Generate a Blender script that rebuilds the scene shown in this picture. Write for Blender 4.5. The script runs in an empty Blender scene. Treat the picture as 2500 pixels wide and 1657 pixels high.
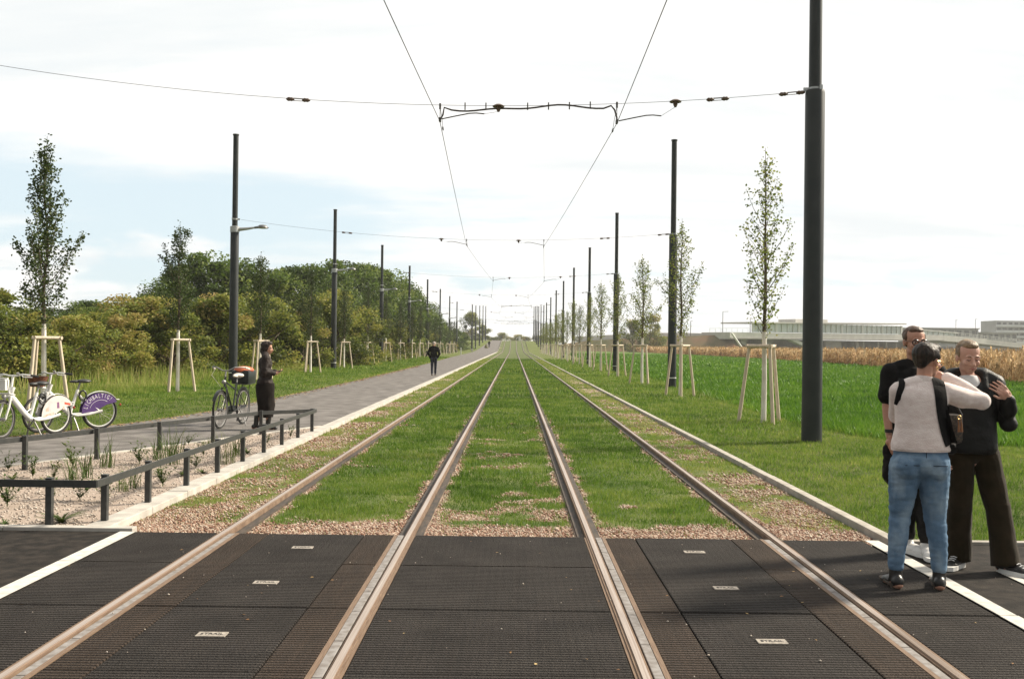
import bpy, bmesh, math, random
import numpy as np
from mathutils import Vector, Matrix, Quaternion

S = bpy.context.scene
COL = S.collection
R = math.radians
random.seed(7)
RNG = np.random.default_rng(11)

# ---------------------------------------------------------------- camera
cam_d = bpy.data.cameras.new("camera"); cam = bpy.data.objects.new("camera", cam_d); COL.objects.link(cam)
cam_d.sensor_width = 36.0; cam_d.lens = 35.0; cam_d.clip_start = 0.05; cam_d.clip_end = 6000
_r = Vector((0.999930, 0.001810, 0.011703)); _u = Vector((-0.011693, -0.005183, 0.999918)); _f = Vector((-0.001870, 0.999985, 0.005161))
cam.matrix_world = Matrix(((_r.x, _u.x, -_f.x, 0.0), (_r.y, _u.y, -_f.y, 0.0), (_r.z, _u.z, -_f.z, 1.561), (0, 0, 0, 1)))
S.camera = cam

# ---------------------------------------------------------------- light
SUN_EL, SUN_AZ = 36.0, 66.0          # azimuth from +Y (along the rails) towards +X
sun_d = bpy.data.lights.new("sun", 'SUN'); sun = bpy.data.objects.new("sun", sun_d); COL.objects.link(sun)
sun_d.energy = 4.9; sun_d.angle = R(8.0); sun_d.color = (1.0, 0.90, 0.74)
_d = Vector((math.sin(R(SUN_AZ))*math.cos(R(SUN_EL)), math.cos(R(SUN_AZ))*math.cos(R(SUN_EL)), math.sin(R(SUN_EL))))
sun.rotation_euler = _d.to_track_quat('Z', 'Y').to_euler()
sun.location = (30, 20, 40)

W = bpy.data.worlds.new("World"); S.world = W; W.use_nodes = True
CLOUD_OFF = (3.2, 0.7, 0.0)
def world():
    nt = W.node_tree; N = nt.nodes; L = nt.links; N.clear()
    out = N.new('ShaderNodeOutputWorld'); bg = N.new('ShaderNodeBackground')
    bg.inputs['Strength'].default_value = 0.1
    L.new(bg.outputs[0], out.inputs[0])
    sky = N.new('ShaderNodeTexSky'); sky.sky_type = 'NISHITA'; sky.sun_disc = False
    sky.sun_elevation = R(SUN_EL); sky.sun_rotation = R(SUN_AZ); sky.air_density = 1.0; sky.dust_density = 1.2
    tc = N.new('ShaderNodeTexCoord'); sep = N.new('ShaderNodeSeparateXYZ'); L.new(tc.outputs['Generated'], sep.inputs[0])
    def math_(op, a, b=None):
        m = N.new('ShaderNodeMath'); m.operation = op
        for i, v in enumerate((a, b)):
            if v is None: continue
            if isinstance(v, (int, float)): m.inputs[i].default_value = v
            else: L.new(v, m.inputs[i])
        return m.outputs[0]
    zc = math_('MAXIMUM', sep.outputs['Z'], 0.0)
    den = math_('ADD', zc, 0.10)
    cb = N.new('ShaderNodeCombineXYZ')
    L.new(math_('DIVIDE', sep.outputs['X'], den), cb.inputs[0]); L.new(math_('DIVIDE', sep.outputs['Y'], den), cb.inputs[1])
    def noise(scale, detail, off, rough=0.55, sc=(1, 1, 1)):
        mp = N.new('ShaderNodeMapping'); mp.inputs['Location'].default_value = off; mp.inputs['Scale'].default_value = sc
        L.new(cb.outputs[0], mp.inputs[0])
        n = N.new('ShaderNodeTexNoise'); n.inputs['Scale'].default_value = scale; n.inputs['Detail'].default_value = detail
        n.inputs['Roughness'].default_value = rough; n.inputs['Distortion'].default_value = 0.35
        L.new(mp.outputs[0], n.inputs['Vector']); return n.outputs['Fac']
    def ramp(v, a, b):
        m = N.new('ShaderNodeMapRange'); m.interpolation_type = 'SMOOTHSTEP'
        m.inputs['From Min'].default_value = a; m.inputs['From Max'].default_value = b; L.new(v, m.inputs['Value']); return m.outputs[0]
    n1 = noise(0.42, 7, CLOUD_OFF, 0.58, (0.8, 1.35, 1)); n2 = noise(1.7, 5, (5.1, 2.2, 0))
    # cloud cover: heavy overhead, broken between 2 and 12 degrees of height
    el = sep.outputs['Z']
    cover = math_('ADD', n1, math_('MULTIPLY', math_('SUBTRACT', n2, 0.5), 0.22))
    band = math_('MULTIPLY', ramp(el, 0.015, 0.06), math_('SUBTRACT', 1.0, ramp(el, 0.13, 0.26)))
    side = ramp(sep.outputs['X'], 0.42, -0.25)
    thr = math_('ADD', math_('MULTIPLY', math_('MULTIPLY', band, math_('ADD', 0.45, math_('MULTIPLY', side, 0.55))), 0.34), 0.23)
    cl = ramp(math_('SUBTRACT', cover, thr), -0.10, 0.13)
    # low heaped clouds near the horizon
    cb2 = N.new('ShaderNodeCombineXYZ'); L.new(math_('ARCTAN2', sep.outputs['X'], sep.outputs['Y']), cb2.inputs[0]); L.new(math_('MULTIPLY', el, 2.6), cb2.inputs[1])
    n3 = N.new('ShaderNodeTexNoise'); n3.inputs['Scale'].default_value = 7.0; n3.inputs['Detail'].default_value = 6; L.new(cb2.outputs[0], n3.inputs['Vector'])
    heap = ramp(math_('SUBTRACT', math_('ADD', n3.outputs['Fac'], math_('MULTIPLY', math_('SUBTRACT', 0.075, el), 5.0)), 0.52), -0.03, 0.10)
    cl = math_('MAXIMUM', cl, heap)
    # grey-blue undersides of the thicker clouds
    shade = ramp(noise(0.9, 7, (1.7, 9.3, 0), 0.6, (0.6, 1.5, 1)), 0.42, 0.68)
    cc = N.new('ShaderNodeMix'); cc.data_type = 'RGBA'; cc.inputs['A'].default_value = (7.55, 7.46, 7.25, 1); cc.inputs['B'].default_value = (6.3, 6.55, 6.6, 1)
    L.new(shade, cc.inputs['Factor'])
    # sunlit thin veil: lift the clear sky towards white as through thin cirrus
    veil = N.new('ShaderNodeMix'); veil.data_type = 'RGBA'; veil.inputs['Factor'].default_value = 0.85
    L.new(sky.outputs[0], veil.inputs['A']); veil.inputs['B'].default_value = (5.6, 6.5, 6.9, 1)
    mx = N.new('ShaderNodeMix'); mx.data_type = 'RGBA'
    L.new(cl, mx.inputs['Factor']); L.new(veil.outputs['Result'], mx.inputs['A']); L.new(cc.outputs['Result'], mx.inputs['B'])
    # clouds are brightest on the sun's side of the sky and duller away from it
    dt = N.new('ShaderNodeVectorMath'); dt.operation = 'DOT_PRODUCT'; L.new(tc.outputs['Generated'], dt.inputs[0]); dt.inputs[1].default_value = (0.55, 0.80, 0.22)
    gl = N.new('ShaderNodeMapRange'); gl.interpolation_type = 'SMOOTHSTEP'; gl.inputs['From Min'].default_value = -0.6; gl.inputs['From Max'].default_value = 0.45; gl.inputs['To Min'].default_value = 0.40; gl.inputs['To Max'].default_value = 0.90
    L.new(dt.outputs['Value'], gl.inputs['Value']); sc_ = N.new('ShaderNodeVectorMath'); sc_.operation = 'SCALE'; L.new(mx.outputs['Result'], sc_.inputs[0]); L.new(gl.outputs[0], sc_.inputs['Scale'])
    L.new(sc_.outputs[0], bg.inputs['Color'])
world()
S.view_settings.view_transform = 'Standard'; S.view_settings.look = 'None'; S.view_settings.exposure = 0.70; S.view_settings.gamma = 1.0
S.view_settings.use_curve_mapping = False
S.cycles.max_bounces = 6; S.cycles.diffuse_bounces = 3; S.cycles.transparent_max_bounces = 8; S.cycles.transmission_bounces = 4

# ---------------------------------------------------------------- materials
_mats = {}
def mat(name, c, rough=0.6, metal=0.0, c2=None, scale=6.0, detail=4, bump=0.0, bscale=None, spec=0.5, trans=0.0, sc=(1, 1, 1), lo=0.35, hi=0.65, attr=None, world_space=False, sheen=0.0, dist=0.01):
    """colour c, mottled towards c2 by noise; attr = per-vertex value instead of noise; trans = light let through (leaves)."""
    if name in _mats: return _mats[name]
    m = bpy.data.materials.new(name); m.use_nodes = True; nt = m.node_tree; N = nt.nodes; L = nt.links
    b = N['Principled BSDF']; b.inputs['Roughness'].default_value = rough; b.inputs['Metallic'].default_value = metal
    b.inputs['Specular IOR Level'].default_value = spec
    if sheen: b.inputs['Sheen Weight'].default_value = sheen
    c = (*c, 1); b.inputs['Base Color'].default_value = c
    vec = None
    if c2 is not None or bump:
        if world_space: g = N.new('ShaderNodeNewGeometry'); vec = g.outputs['Position']
        else: g = N.new('ShaderNodeTexCoord'); vec = g.outputs['Object']
        mp = N.new('ShaderNodeMapping'); mp.inputs['Scale'].default_value = sc; L.new(vec, mp.inputs[0]); vec = mp.outputs[0]
    col = None
    if c2 is not None:
        if attr:
            a = N.new('ShaderNodeAttribute'); a.attribute_name = attr; fac = a.outputs['Fac']
        else:
            n = N.new('ShaderNodeTexNoise'); n.inputs['Scale'].default_value = scale; n.inputs['Detail'].default_value = detail; L.new(vec, n.inputs['Vector']); fac = n.outputs['Fac']
        rp = N.new('ShaderNodeValToRGB'); rp.color_ramp.elements[0].position = lo; rp.color_ramp.elements[1].position = hi
        if isinstance(c2[0], (tuple, list)):
            cs = [c] + [(*q, 1) for q in c2]
            e = rp.color_ramp.elements; e[0].color = cs[0]; e[1].color = cs[-1]
            for i in range(1, len(cs)-1):
                k = e.new(lo+(hi-lo)*i/(len(cs)-1)); k.color = cs[i]
        else:
            rp.color_ramp.elements[0].color = c; rp.color_ramp.elements[1].color = (*c2, 1)
        L.new(fac, rp.inputs[0]); L.new(rp.outputs[0], b.inputs['Base Color']); col = rp.outputs[0]
    if bump:
        n2 = N.new('ShaderNodeTexNoise'); n2.inputs['Scale'].default_value = bscale or scale*4; n2.inputs['Detail'].default_value = 5; L.new(vec, n2.inputs['Vector'])
        bp = N.new('ShaderNodeBump'); bp.inputs['Strength'].default_value = bump; bp.inputs['Distance'].default_value = dist
        L.new(n2.outputs['Fac'], bp.inputs['Height']); L.new(bp.outputs[0], b.inputs['Normal'])
    if trans:
        t = N.new('ShaderNodeBsdfTranslucent'); mx = N.new('ShaderNodeMixShader'); mx.inputs[0].default_value = trans
        if col is not None: L.new(col, t.inputs[0])
        else: t.inputs[0].default_value = c
        L.new(b.outputs[0], mx.inputs[1]); L.new(t.outputs[0], mx.inputs[2]); L.new(mx.outputs[0], N['Material Output'].inputs[0])
    _mats[name] = m; return m

# ---------------------------------------------------------------- mesh helpers
class MB:
    def __init__(s): s.v = []; s.f = []
    def add(s, vs, fs):
        o = len(s.v); s.v += [tuple(p) for p in vs]; s.f += [tuple(i+o for i in q) for q in fs]; return s
    def box(s, c, d, rz=0.0, M=None):
        x, y, z = d[0]/2, d[1]/2, d[2]/2
        vs = [Vector((a*x, b*y, e*z)) for e in (-1, 1) for a, b in ((-1, -1), (1, -1), (1, 1), (-1, 1))]
        if M is not None: vs = [M @ p for p in vs]
        elif rz: q = Matrix.Rotation(rz, 3, 'Z'); vs = [q @ p for p in vs]
        c = Vector(c); vs = [p+c for p in vs]
        return s.add(vs, [(3, 2, 1, 0), (4, 5, 6, 7), (0, 1, 5, 4), (1, 2, 6, 5), (2, 3, 7, 6), (3, 0, 4, 7)])
    def bbox(s, c, d, bv, rz=0.0, M=None):
        """box with all its edges chamfered by bv"""
        bm = bmesh.new(); bmesh.ops.create_cube(bm, size=1.0)
        for p in bm.verts: p.co = Vector((p.co.x*d[0], p.co.y*d[1], p.co.z*d[2]))
        bmesh.ops.bevel(bm, geom=bm.edges[:], offset=bv, segments=2, affect='EDGES', profile=0.6)
        q = M if M is not None else Matrix.Rotation(rz, 3, 'Z'); c = Vector(c)
        bm.verts.ensure_lookup_table()
        vs = [q @ p.co + c for p in bm.verts]; fs = [[p.index for p in f.verts] for f in bm.faces]; bm.free()
        return s.add(vs, fs)
    def tube(s, pts, rad, seg=8, caps=True, flat=None):
        """tube along points; rad number or list; flat = (sx, sy) squash of the ring"""
        pts = [Vector(p) for p in pts]; n = len(pts)
        if not isinstance(rad, (list, tuple)): rad = [rad]*n
        vs = []; up = None
        for i, p in enumerate(pts):
            t = (pts[min(i+1, n-1)]-pts[max(i-1, 0)])
            t = t.normalized() if t.length > 1e-9 else Vector((0, 0, 1))
            if up is None:
                a = Vector((0, 0, 1)) if abs(t.z) < 0.9 else Vector((0, 1, 0))
                up = (a - t*a.dot(t)).normalized()
            else:
                up = up - t*up.dot(t); up = up.normalized() if up.length > 1e-6 else t.orthogonal().normalized()
            w = t.cross(up)
            fx, fy = flat if flat else (1, 1)
            for k in range(seg):
                a = 2*math.pi*k/seg; vs.append(p + (w*math.cos(a)*fx + up*math.sin(a)*fy)*rad[i])
        fs = [(i*seg+k, i*seg+(k+1) % seg, (i+1)*seg+(k+1) % seg, (i+1)*seg+k) for i in range(n-1) for k in range(seg)]
        if caps: fs += [tuple(range(seg))[::-1], tuple((n-1)*seg+k for k in range(seg))]
        return s.add(vs, fs)
    def ell(s, c, r, seg=12, rings=8, M=None):
        vs = []; c = Vector(c)
        for i in range(1, rings):
            a = math.pi*i/rings
            for k in range(seg):
                b = 2*math.pi*k/seg; p = Vector((math.sin(a)*math.cos(b)*r[0], math.sin(a)*math.sin(b)*r[1], math.cos(a)*r[2]))
                vs.append((M @ p if M is not None else p)+c)
        t = Vector((0, 0, r[2])); t = M @ t if M is not None else t
        vs += [c+t, c-t]; m = len(vs)
        fs = [(i*seg+k, (i+1)*seg+k, (i+1)*seg+(k+1) % seg, i*seg+(k+1) % seg) for i in range(rings-2) for k in range(seg)]
        fs += [(m-2, k, (k+1) % seg) for k in range(seg)] + [(m-1, (rings-2)*seg+(k+1) % seg, (rings-2)*seg+k) for k in range(seg)]
        return s.add(vs, fs)
    def prism(s, poly, a, b, axis='z'):
        """polygon extruded between a and b along axis; poly in the two other axes in order"""
        def P(u, v, w): return {'z': (u, v, w), 'y': (u, w, v), 'x': (w, u, v)}[axis]
        n = len(poly); vs = [P(u, v, a) for u, v in poly]+[P(u, v, b) for u, v in poly]
        fs = [tuple(range(n))[::-1], tuple(range(n, 2*n))]+[(i, (i+1) % n, n+(i+1) % n, n+i) for i in range(n)]
        return s.add(vs, fs)
    def lathe(s, prof, c=(0, 0, 0), seg=16, M=None):
        """profile of (radius, z)"""
        c = Vector(c); vs = []
        for r, z in prof:
            for k in range(seg):
                a = 2*math.pi*k/seg; p = Vector((r*math.cos(a), r*math.sin(a), z)); vs.append((M @ p if M is not None else p)+c)
        n = len(prof); fs = [(i*seg+k, i*seg+(k+1) % seg, (i+1)*seg+(k+1) % seg, (i+1)*seg+k) for i in range(n-1) for k in range(seg)]
        fs += [tuple(range(seg))[::-1], tuple((n-1)*seg+k for k in range(seg))]
        return s.add(vs, fs)
    def ring(s, c, R_, r, M=None, seg=32, sec=8):
        """torus round local Y axis (a wheel rolling along X)"""
        c = Vector(c); vs = []
        for i in range(seg):
            a = 2*math.pi*i/seg
            for k in range(sec):
                b = 2*math.pi*k/sec; q = R_+r*math.cos(b); p = Vector((q*math.cos(a), r*math.sin(b), q*math.sin(a)))
                vs.append((M @ p if M is not None else p)+c)
        return s.add(vs, [(i*sec+k, ((i+1) % seg)*sec+k, ((i+1) % seg)*sec+(k+1) % sec, i*sec+(k+1) % sec) for i in range(seg) for k in range(sec)])
    def build(s, name, m, parent=None, smooth=False, loc=None):
        me = bpy.data.meshes.new(name); me.from_pydata(s.v, [], s.f); me.validate(); me.update()
        bm = bmesh.new(); bm.from_mesh(me); bmesh.ops.recalc_face_normals(bm, faces=bm.faces); bm.to_mesh(me); bm.free()
        if smooth: me.shade_smooth(); me.set_sharp_from_angle(angle=R(40))
        me.materials.append(m)
        o = bpy.data.objects.new(name, me); COL.objects.link(o)
        if parent is not None: o.parent = parent
        if loc is not None: o.location = loc
        return o

def tag(o, label=None, cat=None, group=None, kind=None):
    if label: o['label'] = label
    if cat: o['category'] = cat
    if group: o['group'] = group
    if kind: o['kind'] = kind
    return o
def thing(name, label, cat, loc=(0, 0, 0), rz=0.0, group=None):
    o = bpy.data.objects.new(name, None); COL.objects.link(o); o.empty_display_size = 0.2
    o.location = loc; o.rotation_euler = (0, 0, rz); return tag(o, label, cat, group)
def kids(o): return [c for c in bpy.data.objects if c.parent is o]
def dup(root, loc, rz=0.0, label=None, scale=None):
    r = root.copy(); COL.objects.link(r); r.location = loc; r.rotation_euler = (0, 0, rz)
    if scale is not None: r.scale = scale if isinstance(scale, tuple) else (scale,)*3
    if label: r['label'] = label
    for ch in root.children:
        c = ch.copy(); COL.objects.link(c); c.parent = r
        for g in ch.children:
            d = g.copy(); COL.objects.link(d); d.parent = c
    return r
def raw_mesh(name, V, F, m, parent=None, attrs=None, smooth=False, kind=None):
    """fast mesh from arrays: V (n,3), F (k,3) or (k,4)"""
    me = bpy.data.meshes.new(name); V = np.asarray(V, np.float32); F = np.asarray(F, np.int32); k = F.shape[1]
    me.vertices.add(len(V)); me.vertices.foreach_set('co', V.ravel()); me.loops.add(F.size); me.loops.foreach_set('vertex_index', F.ravel())
    me.polygons.add(len(F)); me.polygons.foreach_set('loop_start', np.arange(0, F.size, k, dtype=np.int32))
    me.update(calc_edges=True)
    for nm, a in (attrs or {}).items():
        at = me.attributes.new(nm, 'FLOAT', 'POINT'); at.data.foreach_set('value', np.asarray(a, np.float32).ravel())
    if smooth: me.shade_smooth()
    me.materials.append(m)
    o = bpy.data.objects.new(name, me); COL.objects.link(o)
    if parent is not None: o.parent = parent
    if kind: o['kind'] = kind
    return o
def vnoise(x, y, s=1.0, seed=0):
    """smooth lattice noise 0..1"""
    x = np.asarray(x, float)*s; y = np.asarray(y, float)*s; xi = np.floor(x).astype(np.int64); yi = np.floor(y).astype(np.int64); u = x-xi; v = y-yi
    u = u*u*(3-2*u); v = v*v*(3-2*v)
    def h(a, b):
        q = (a*374761393+b*668265263+seed*974634541) & 0xffffffff; q = ((q ^ (q >> 13))*1274126177) & 0xffffffff; return ((q ^ (q >> 16)) & 0xffff)/65535.0
    return (h(xi, yi)*(1-u)+h(xi+1, yi)*u)*(1-v)+(h(xi, yi+1)*(1-u)+h(xi+1, yi+1)*u)*v
def fbm(x, y, s=1.0, seed=0): return 0.55*vnoise(x, y, s, seed)+0.3*vnoise(x, y, s*2.3, seed+5)+0.15*vnoise(x, y, s*5.1, seed+9)
def smooth01(t): t = np.clip(t, 0, 1); return t*t*(3-2*t)
# ================================================================ setting
RX = (-2.34, -0.835, 0.64, 2.14)     # rail centres
EDGE = 8.12                          # far edge of the paved crossing
def gz(y):
    """height of the corridor: level, then a gentle ramp"""
    y = np.asarray(y, float); t = np.clip((y-196)/100, 0, 1); return 2.75*smooth01(t)
def sheet(name, xs, ys, m, zf, attrs=None, kind='structure', xf=None):
    X, Y = np.meshgrid(xs, ys)
    if xf is not None: X = xf(X, Y)
    Z = zf(X, Y); V = np.stack([X, Y, Z], -1).reshape(-1, 3); nx, ny = len(xs), len(ys)
    i, j = np.meshgrid(np.arange(nx-1), np.arange(ny-1)); a = (j*nx+i).ravel(); F = np.stack([a, a+1, a+nx+1, a+nx], 1)
    at = {k: f(X, Y).ravel() for k, f in (attrs or {}).items()}
    return raw_mesh(name, V, F, m, attrs=at, smooth=True, kind=kind)
def yspace(a, b, d0, g):
    o = [a]; d = d0
    while o[-1] < b: o.append(o[-1]+d); d *= g
    o[-1] = b; return np.array(o)

m_soil = mat('soil_grass', (0.055, 0.075, 0.022), 0.95, c2=(0.115, 0.115, 0.045), scale=0.25, detail=8, world_space=True, spec=0.1)
m_verge = mat('verge_ground', (0.075, 0.105, 0.022), 0.95, c2=(0.15, 0.165, 0.050), scale=0.9, detail=9, world_space=True, spec=0.1)
m_field = mat('clover_ground', (0.060, 0.115, 0.014), 0.95, c2=(0.120, 0.175, 0.034), scale=0.7, detail=9, world_space=True, spec=0.1)

def darken_near(m, y0=14, y1=55, k=0.5):
    '''soil between the single blades close by, darkened in colour to deepen the gaps; farther off the sheet stands for the closed sward'''
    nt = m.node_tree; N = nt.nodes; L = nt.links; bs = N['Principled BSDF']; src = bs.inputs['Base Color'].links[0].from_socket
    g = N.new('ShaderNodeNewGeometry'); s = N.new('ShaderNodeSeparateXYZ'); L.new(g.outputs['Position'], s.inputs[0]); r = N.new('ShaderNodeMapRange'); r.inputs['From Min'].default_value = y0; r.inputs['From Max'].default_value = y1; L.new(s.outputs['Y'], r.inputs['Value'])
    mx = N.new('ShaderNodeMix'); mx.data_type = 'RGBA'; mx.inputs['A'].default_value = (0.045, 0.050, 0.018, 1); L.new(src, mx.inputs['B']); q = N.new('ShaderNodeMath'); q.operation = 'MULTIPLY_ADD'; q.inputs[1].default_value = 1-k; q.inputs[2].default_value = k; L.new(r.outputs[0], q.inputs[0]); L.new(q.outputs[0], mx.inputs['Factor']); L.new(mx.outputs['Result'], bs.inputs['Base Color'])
darken_near(m_verge); darken_near(m_field, 16, 60, 0.5)

# the ground: one sheet out to the horizon
gx = np.concatenate([-np.geomspace(1400, 16, 26), np.linspace(-13, 8, 12), np.geomspace(11, 1400, 26)])
gy = np.concatenate([np.linspace(-60, 180, 13), np.linspace(196, 300, 14), np.geomspace(330, 2600, 14)])
sheet('ground', gx, gy, m_soil, lambda x, y: gz(y)*smooth01((x+22)/6)*smooth01((16-x)/6)-0.16)

# --- gravel and grass of the track bed
def bare(x, y):
    """0 = thick grass, 1 = open gravel"""
    n = fbm(x, y, 0.9, 3); k = fbm(x, y, 2.6, 21)
    b = smooth01((EDGE+1.05+0.45*(k-0.5)*2-y)/0.4)                            # strip along the crossing
    for r in RX: b = np.maximum(b, smooth01((0.17+0.22*(k-0.4)-abs(x-r))/0.10)*smooth01((30-y)/18))
    side = np.maximum(smooth01((-2.45-x)/0.35), smooth01((x-2.30)/0.3))       # shoulders outside the rails
    b = np.maximum(b, 0.82*side*smooth01((n*0.7+k*0.5-0.47+0.16*smooth01((14-y)/6)-0.20*smooth01((y-34)/30))/0.30))
    mid = smooth01((0.60-abs(x+0.10))/0.15)                                   # between the two tracks
    b = np.maximum(b, 0.85*mid*smooth01((k*0.75+n*0.35-0.63+0.11*smooth01((14-y)/6)-0.25*smooth01((y-17)/10))/0.18))
    b = np.maximum(b, smooth01((n*0.6+k*0.6-0.80)/0.12)*smooth01((30-y)/14))
    return np.clip(b, 0, 1)
def bed_material():
    m = bpy.data.materials.new('track_bed'); m.use_nodes = True; nt = m.node_tree; N = nt.nodes; L = nt.links; b = N['Principled BSDF']
    b.inputs['Roughness'].default_value = 0.9; b.inputs['Specular IOR Level'].default_value = 0.2
    g = N.new('ShaderNodeNewGeometry'); vo = N.new('ShaderNodeTexVoronoi'); vo.inputs['Scale'].default_value = 38; L.new(g.outputs['Position'], vo.inputs['Vector'])
    sp = N.new('ShaderNodeSeparateColor'); L.new(vo.outputs['Color'], sp.inputs[0])
    r = N.new('ShaderNodeValToRGB'); e = r.color_ramp.elements; e[0].color = (0.15, 0.075, 0.050, 1); e[1].color = (0.46, 0.36, 0.29, 1)
    for p, c in ((0.35, (0.29, 0.19, 0.14, 1)), (0.7, (0.34, 0.265, 0.205, 1))): k = e.new(p); k.color = c
    L.new(sp.outputs[0], r.inputs[0])
    gr = N.new('ShaderNodeTexNoise'); gr.inputs['Scale'].default_value = 1.3; gr.inputs['Detail'].default_value = 9; L.new(g.outputs['Position'], gr.inputs['Vector'])
    r2 = N.new('ShaderNodeValToRGB'); e = r2.color_ramp.elements; e[0].color = (0.055, 0.085, 0.020, 1); e[1].color = (0.13, 0.145, 0.044, 1); e[0].position = 0.35; e[1].position = 0.65
    L.new(gr.outputs['Fac'], r2.inputs[0])
    a = N.new('ShaderNodeAttribute'); a.attribute_name = 'bare'
    mx = N.new('ShaderNodeMix'); mx.data_type = 'RGBA'; L.new(a.outputs['Fac'], mx.inputs['Factor']); L.new(r2.outputs[0], mx.inputs['A']); L.new(r.outputs[0], mx.inputs['B'])
    L.new(mx.outputs['Result'], b.inputs['Base Color'])
    bp = N.new('ShaderNodeBump'); bp.inputs['Strength'].default_value = 0.7; bp.inputs['Distance'].default_value = 0.012; L.new(vo.outputs['Distance'], bp.inputs['Height']); bp.invert = True
    L.new(bp.outputs[0], b.inputs['Normal']); return m
m_bed = bed_material()
sheet('track_bed', np.linspace(-3.36, 3.08, 93), np.concatenate([np.linspace(EDGE, 24, 200), yspace(24.2, 330, 0.3, 1.02)]), m_bed,
      lambda x, y: gz(y)-0.055+0.012*(vnoise(x, y, 6, 4)-0.5), {'bare': bare})

# --- path (asphalt) with its kerbs
PL = [(-60, -12.5), (-14.2, 6.0), (-10.2, 11.2), (-8.25, 15.2), (-7.55, 17.2), (-7.05, 19.6), (-6.70, 22.5), (-6.6, 28), (-6.5, 40), (-6.6, 63), (-6.8, 83), (-7.4, 118), (-7.8, 165), (-8.2, 205), (-7.6, 235), (-6.6, 265), (-6.2, 300)]
ply = np.array(PL)
def path_left(y): return np.interp(y, ply[:, 1], ply[:, 0])
BK = np.array([(-8.9, 5.0), (-7.95, 8.2), (-6.2, 12.10), (-5.68, 13.27), (-5.08, 14.75), (-4.45, 16.35), (-4.0, 17.45), (-3.56, 18.45)])
def path_right(y): return np.where(y < 18.45, np.interp(y, BK[:, 1], BK[:, 0]), -3.57)
m_path = mat('path_asphalt', (0.115, 0.106, 0.099), 0.95, c2=(0.200, 0.186, 0.175), scale=2.5, detail=15, bump=0.35, bscale=160, world_space=True, spec=0.1)
m_road = mat('road_asphalt', (0.015, 0.013, 0.011), 0.9, c2=(0.044, 0.036, 0.030), scale=9, detail=12, bump=0.5, bscale=130, world_space=True, spec=0.15, lo=0.4, hi=0.75)
ys = np.concatenate([np.linspace(8.28, 40, 90), yspace(40.5, 300, 1.2, 1.05)])
X0, X1 = path_left(ys), path_right(ys)
V = np.concatenate([np.stack([X0+(X1-X0)*t, ys, gz(ys)+0.0], 1) for t in np.linspace(0, 1, 9)]); n = len(ys)
F = [(a*n+i, (a+1)*n+i, (a+1)*n+i+1, a*n+i+1) for a in range(8) for i in range(n-1)]
raw_mesh('path', V, F, m_path, kind='structure', smooth=True)
# --- paved crossing: asphalt outside the rubber panels
b = MB()
b.box((-19.05, 1.9, -0.045), (32.0, 12.5, 0.08)); b.box((11.9, 1.84, -0.045), (18.0, 12.36, 0.08)); b.box((-0.05, -1.0, -0.065), (5.98, 6.9, 0.08))
b.build('road', m_road, None)['kind'] = 'structure'
m_conc = mat('kerb_concrete', (0.50, 0.47, 0.42), 0.85, c2=(0.36, 0.335, 0.30), scale=5, detail=9, bump=0.25, bscale=70, world_space=True, spec=0.25)
m_conc2 = mat('weathered_concrete', (0.43, 0.40, 0.35), 0.9, c2=(0.31, 0.285, 0.245), scale=6, detail=9, bump=0.3, bscale=70, world_space=True, spec=0.2)
def kerb_line(name, pts, w, top, m, stone=1.0, gap=0.006):
    """kerb of separate stones butted along a polyline"""
    b = MB(); pts = [Vector((x, y, 0)) for x, y in pts]
    for p, q in zip(pts, pts[1:]):
        L = (q-p).length; k = max(1, round(L/stone)); d = (q-p)/k; rz = math.atan2(d.y, d.x)
        for i in range(k):
            c = p+d*(i+0.5); z = float(gz(c.y)); b.bbox((c.x, c.y, z+top-0.1+random.uniform(-.003, .003)), (d.length-gap, w, 0.2), 0.008, rz)
    o = b.build(name, m); o['kind'] = 'structure'; return o
kerb_line('track_kerb', [(-3.455, 8.30), (-3.455, 60)], 0.21, 0.012, m_conc)
kerb_line('track_kerb', [(-3.455, 60), (-3.455, 200), (-3.455, 250), (-3.455, 300)], 0.21, 0.012, m_conc, 4.0)
kerb_line('lawn_kerb', [(3.14, EDGE+0.06), (3.14, 60)], 0.095, 0.002, m_conc2)
kerb_line('lawn_kerb', [(3.14, 60), (3.14, 200), (3.14, 250), (3.14, 300)], 0.095, 0.002, m_conc2, 4.0)
kerb_line('bed_kerb', [(-3.10, 8.20), (-9.5, 8.20)], 0.11, 0.022, m_conc)
kerb_line('path_kerb', [tuple(p) for p in BK[1:]], 0.09, 0.020, m_conc)
kerb_line('road_kerb', [(3.22, 8.06), (14, 8.02)], 0.08, 0.020, m_conc2)
# painted lines
m_paint = mat('road_paint', (0.58, 0.56, 0.51), 0.75, c2=(0.36, 0.34, 0.31), scale=14, detail=10, world_space=True, lo=0.42, hi=0.82, spec=0.3)
b = MB()
for x0, x1 in ((-3.19, -3.07), (2.875, 2.985)):
    for y0, y1 in ((EDGE-0.005, 7.02), (7.012, 5.875), (5.867, 4.72), (4.712, 2.2)): b.prism([(x0, y0), (x0+random.uniform(-.006, .006), y1), (x1+random.uniform(-.006, .006), y1), (x1, y0)], 0.0, 0.0035+0.001*random.random())
b.prism([(3.43, 6.98), (3.50, 6.98), (3.50, 3.0), (3.43, 3.0)], 0.0, 0.0035); b.prism([(3.545, 6.98), (3.575, 6.98), (3.575, 3.0), (3.545, 3.0)], 0.0, 0.0035)
b.build('road_markings', m_paint)['kind'] = 'structure'

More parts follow.
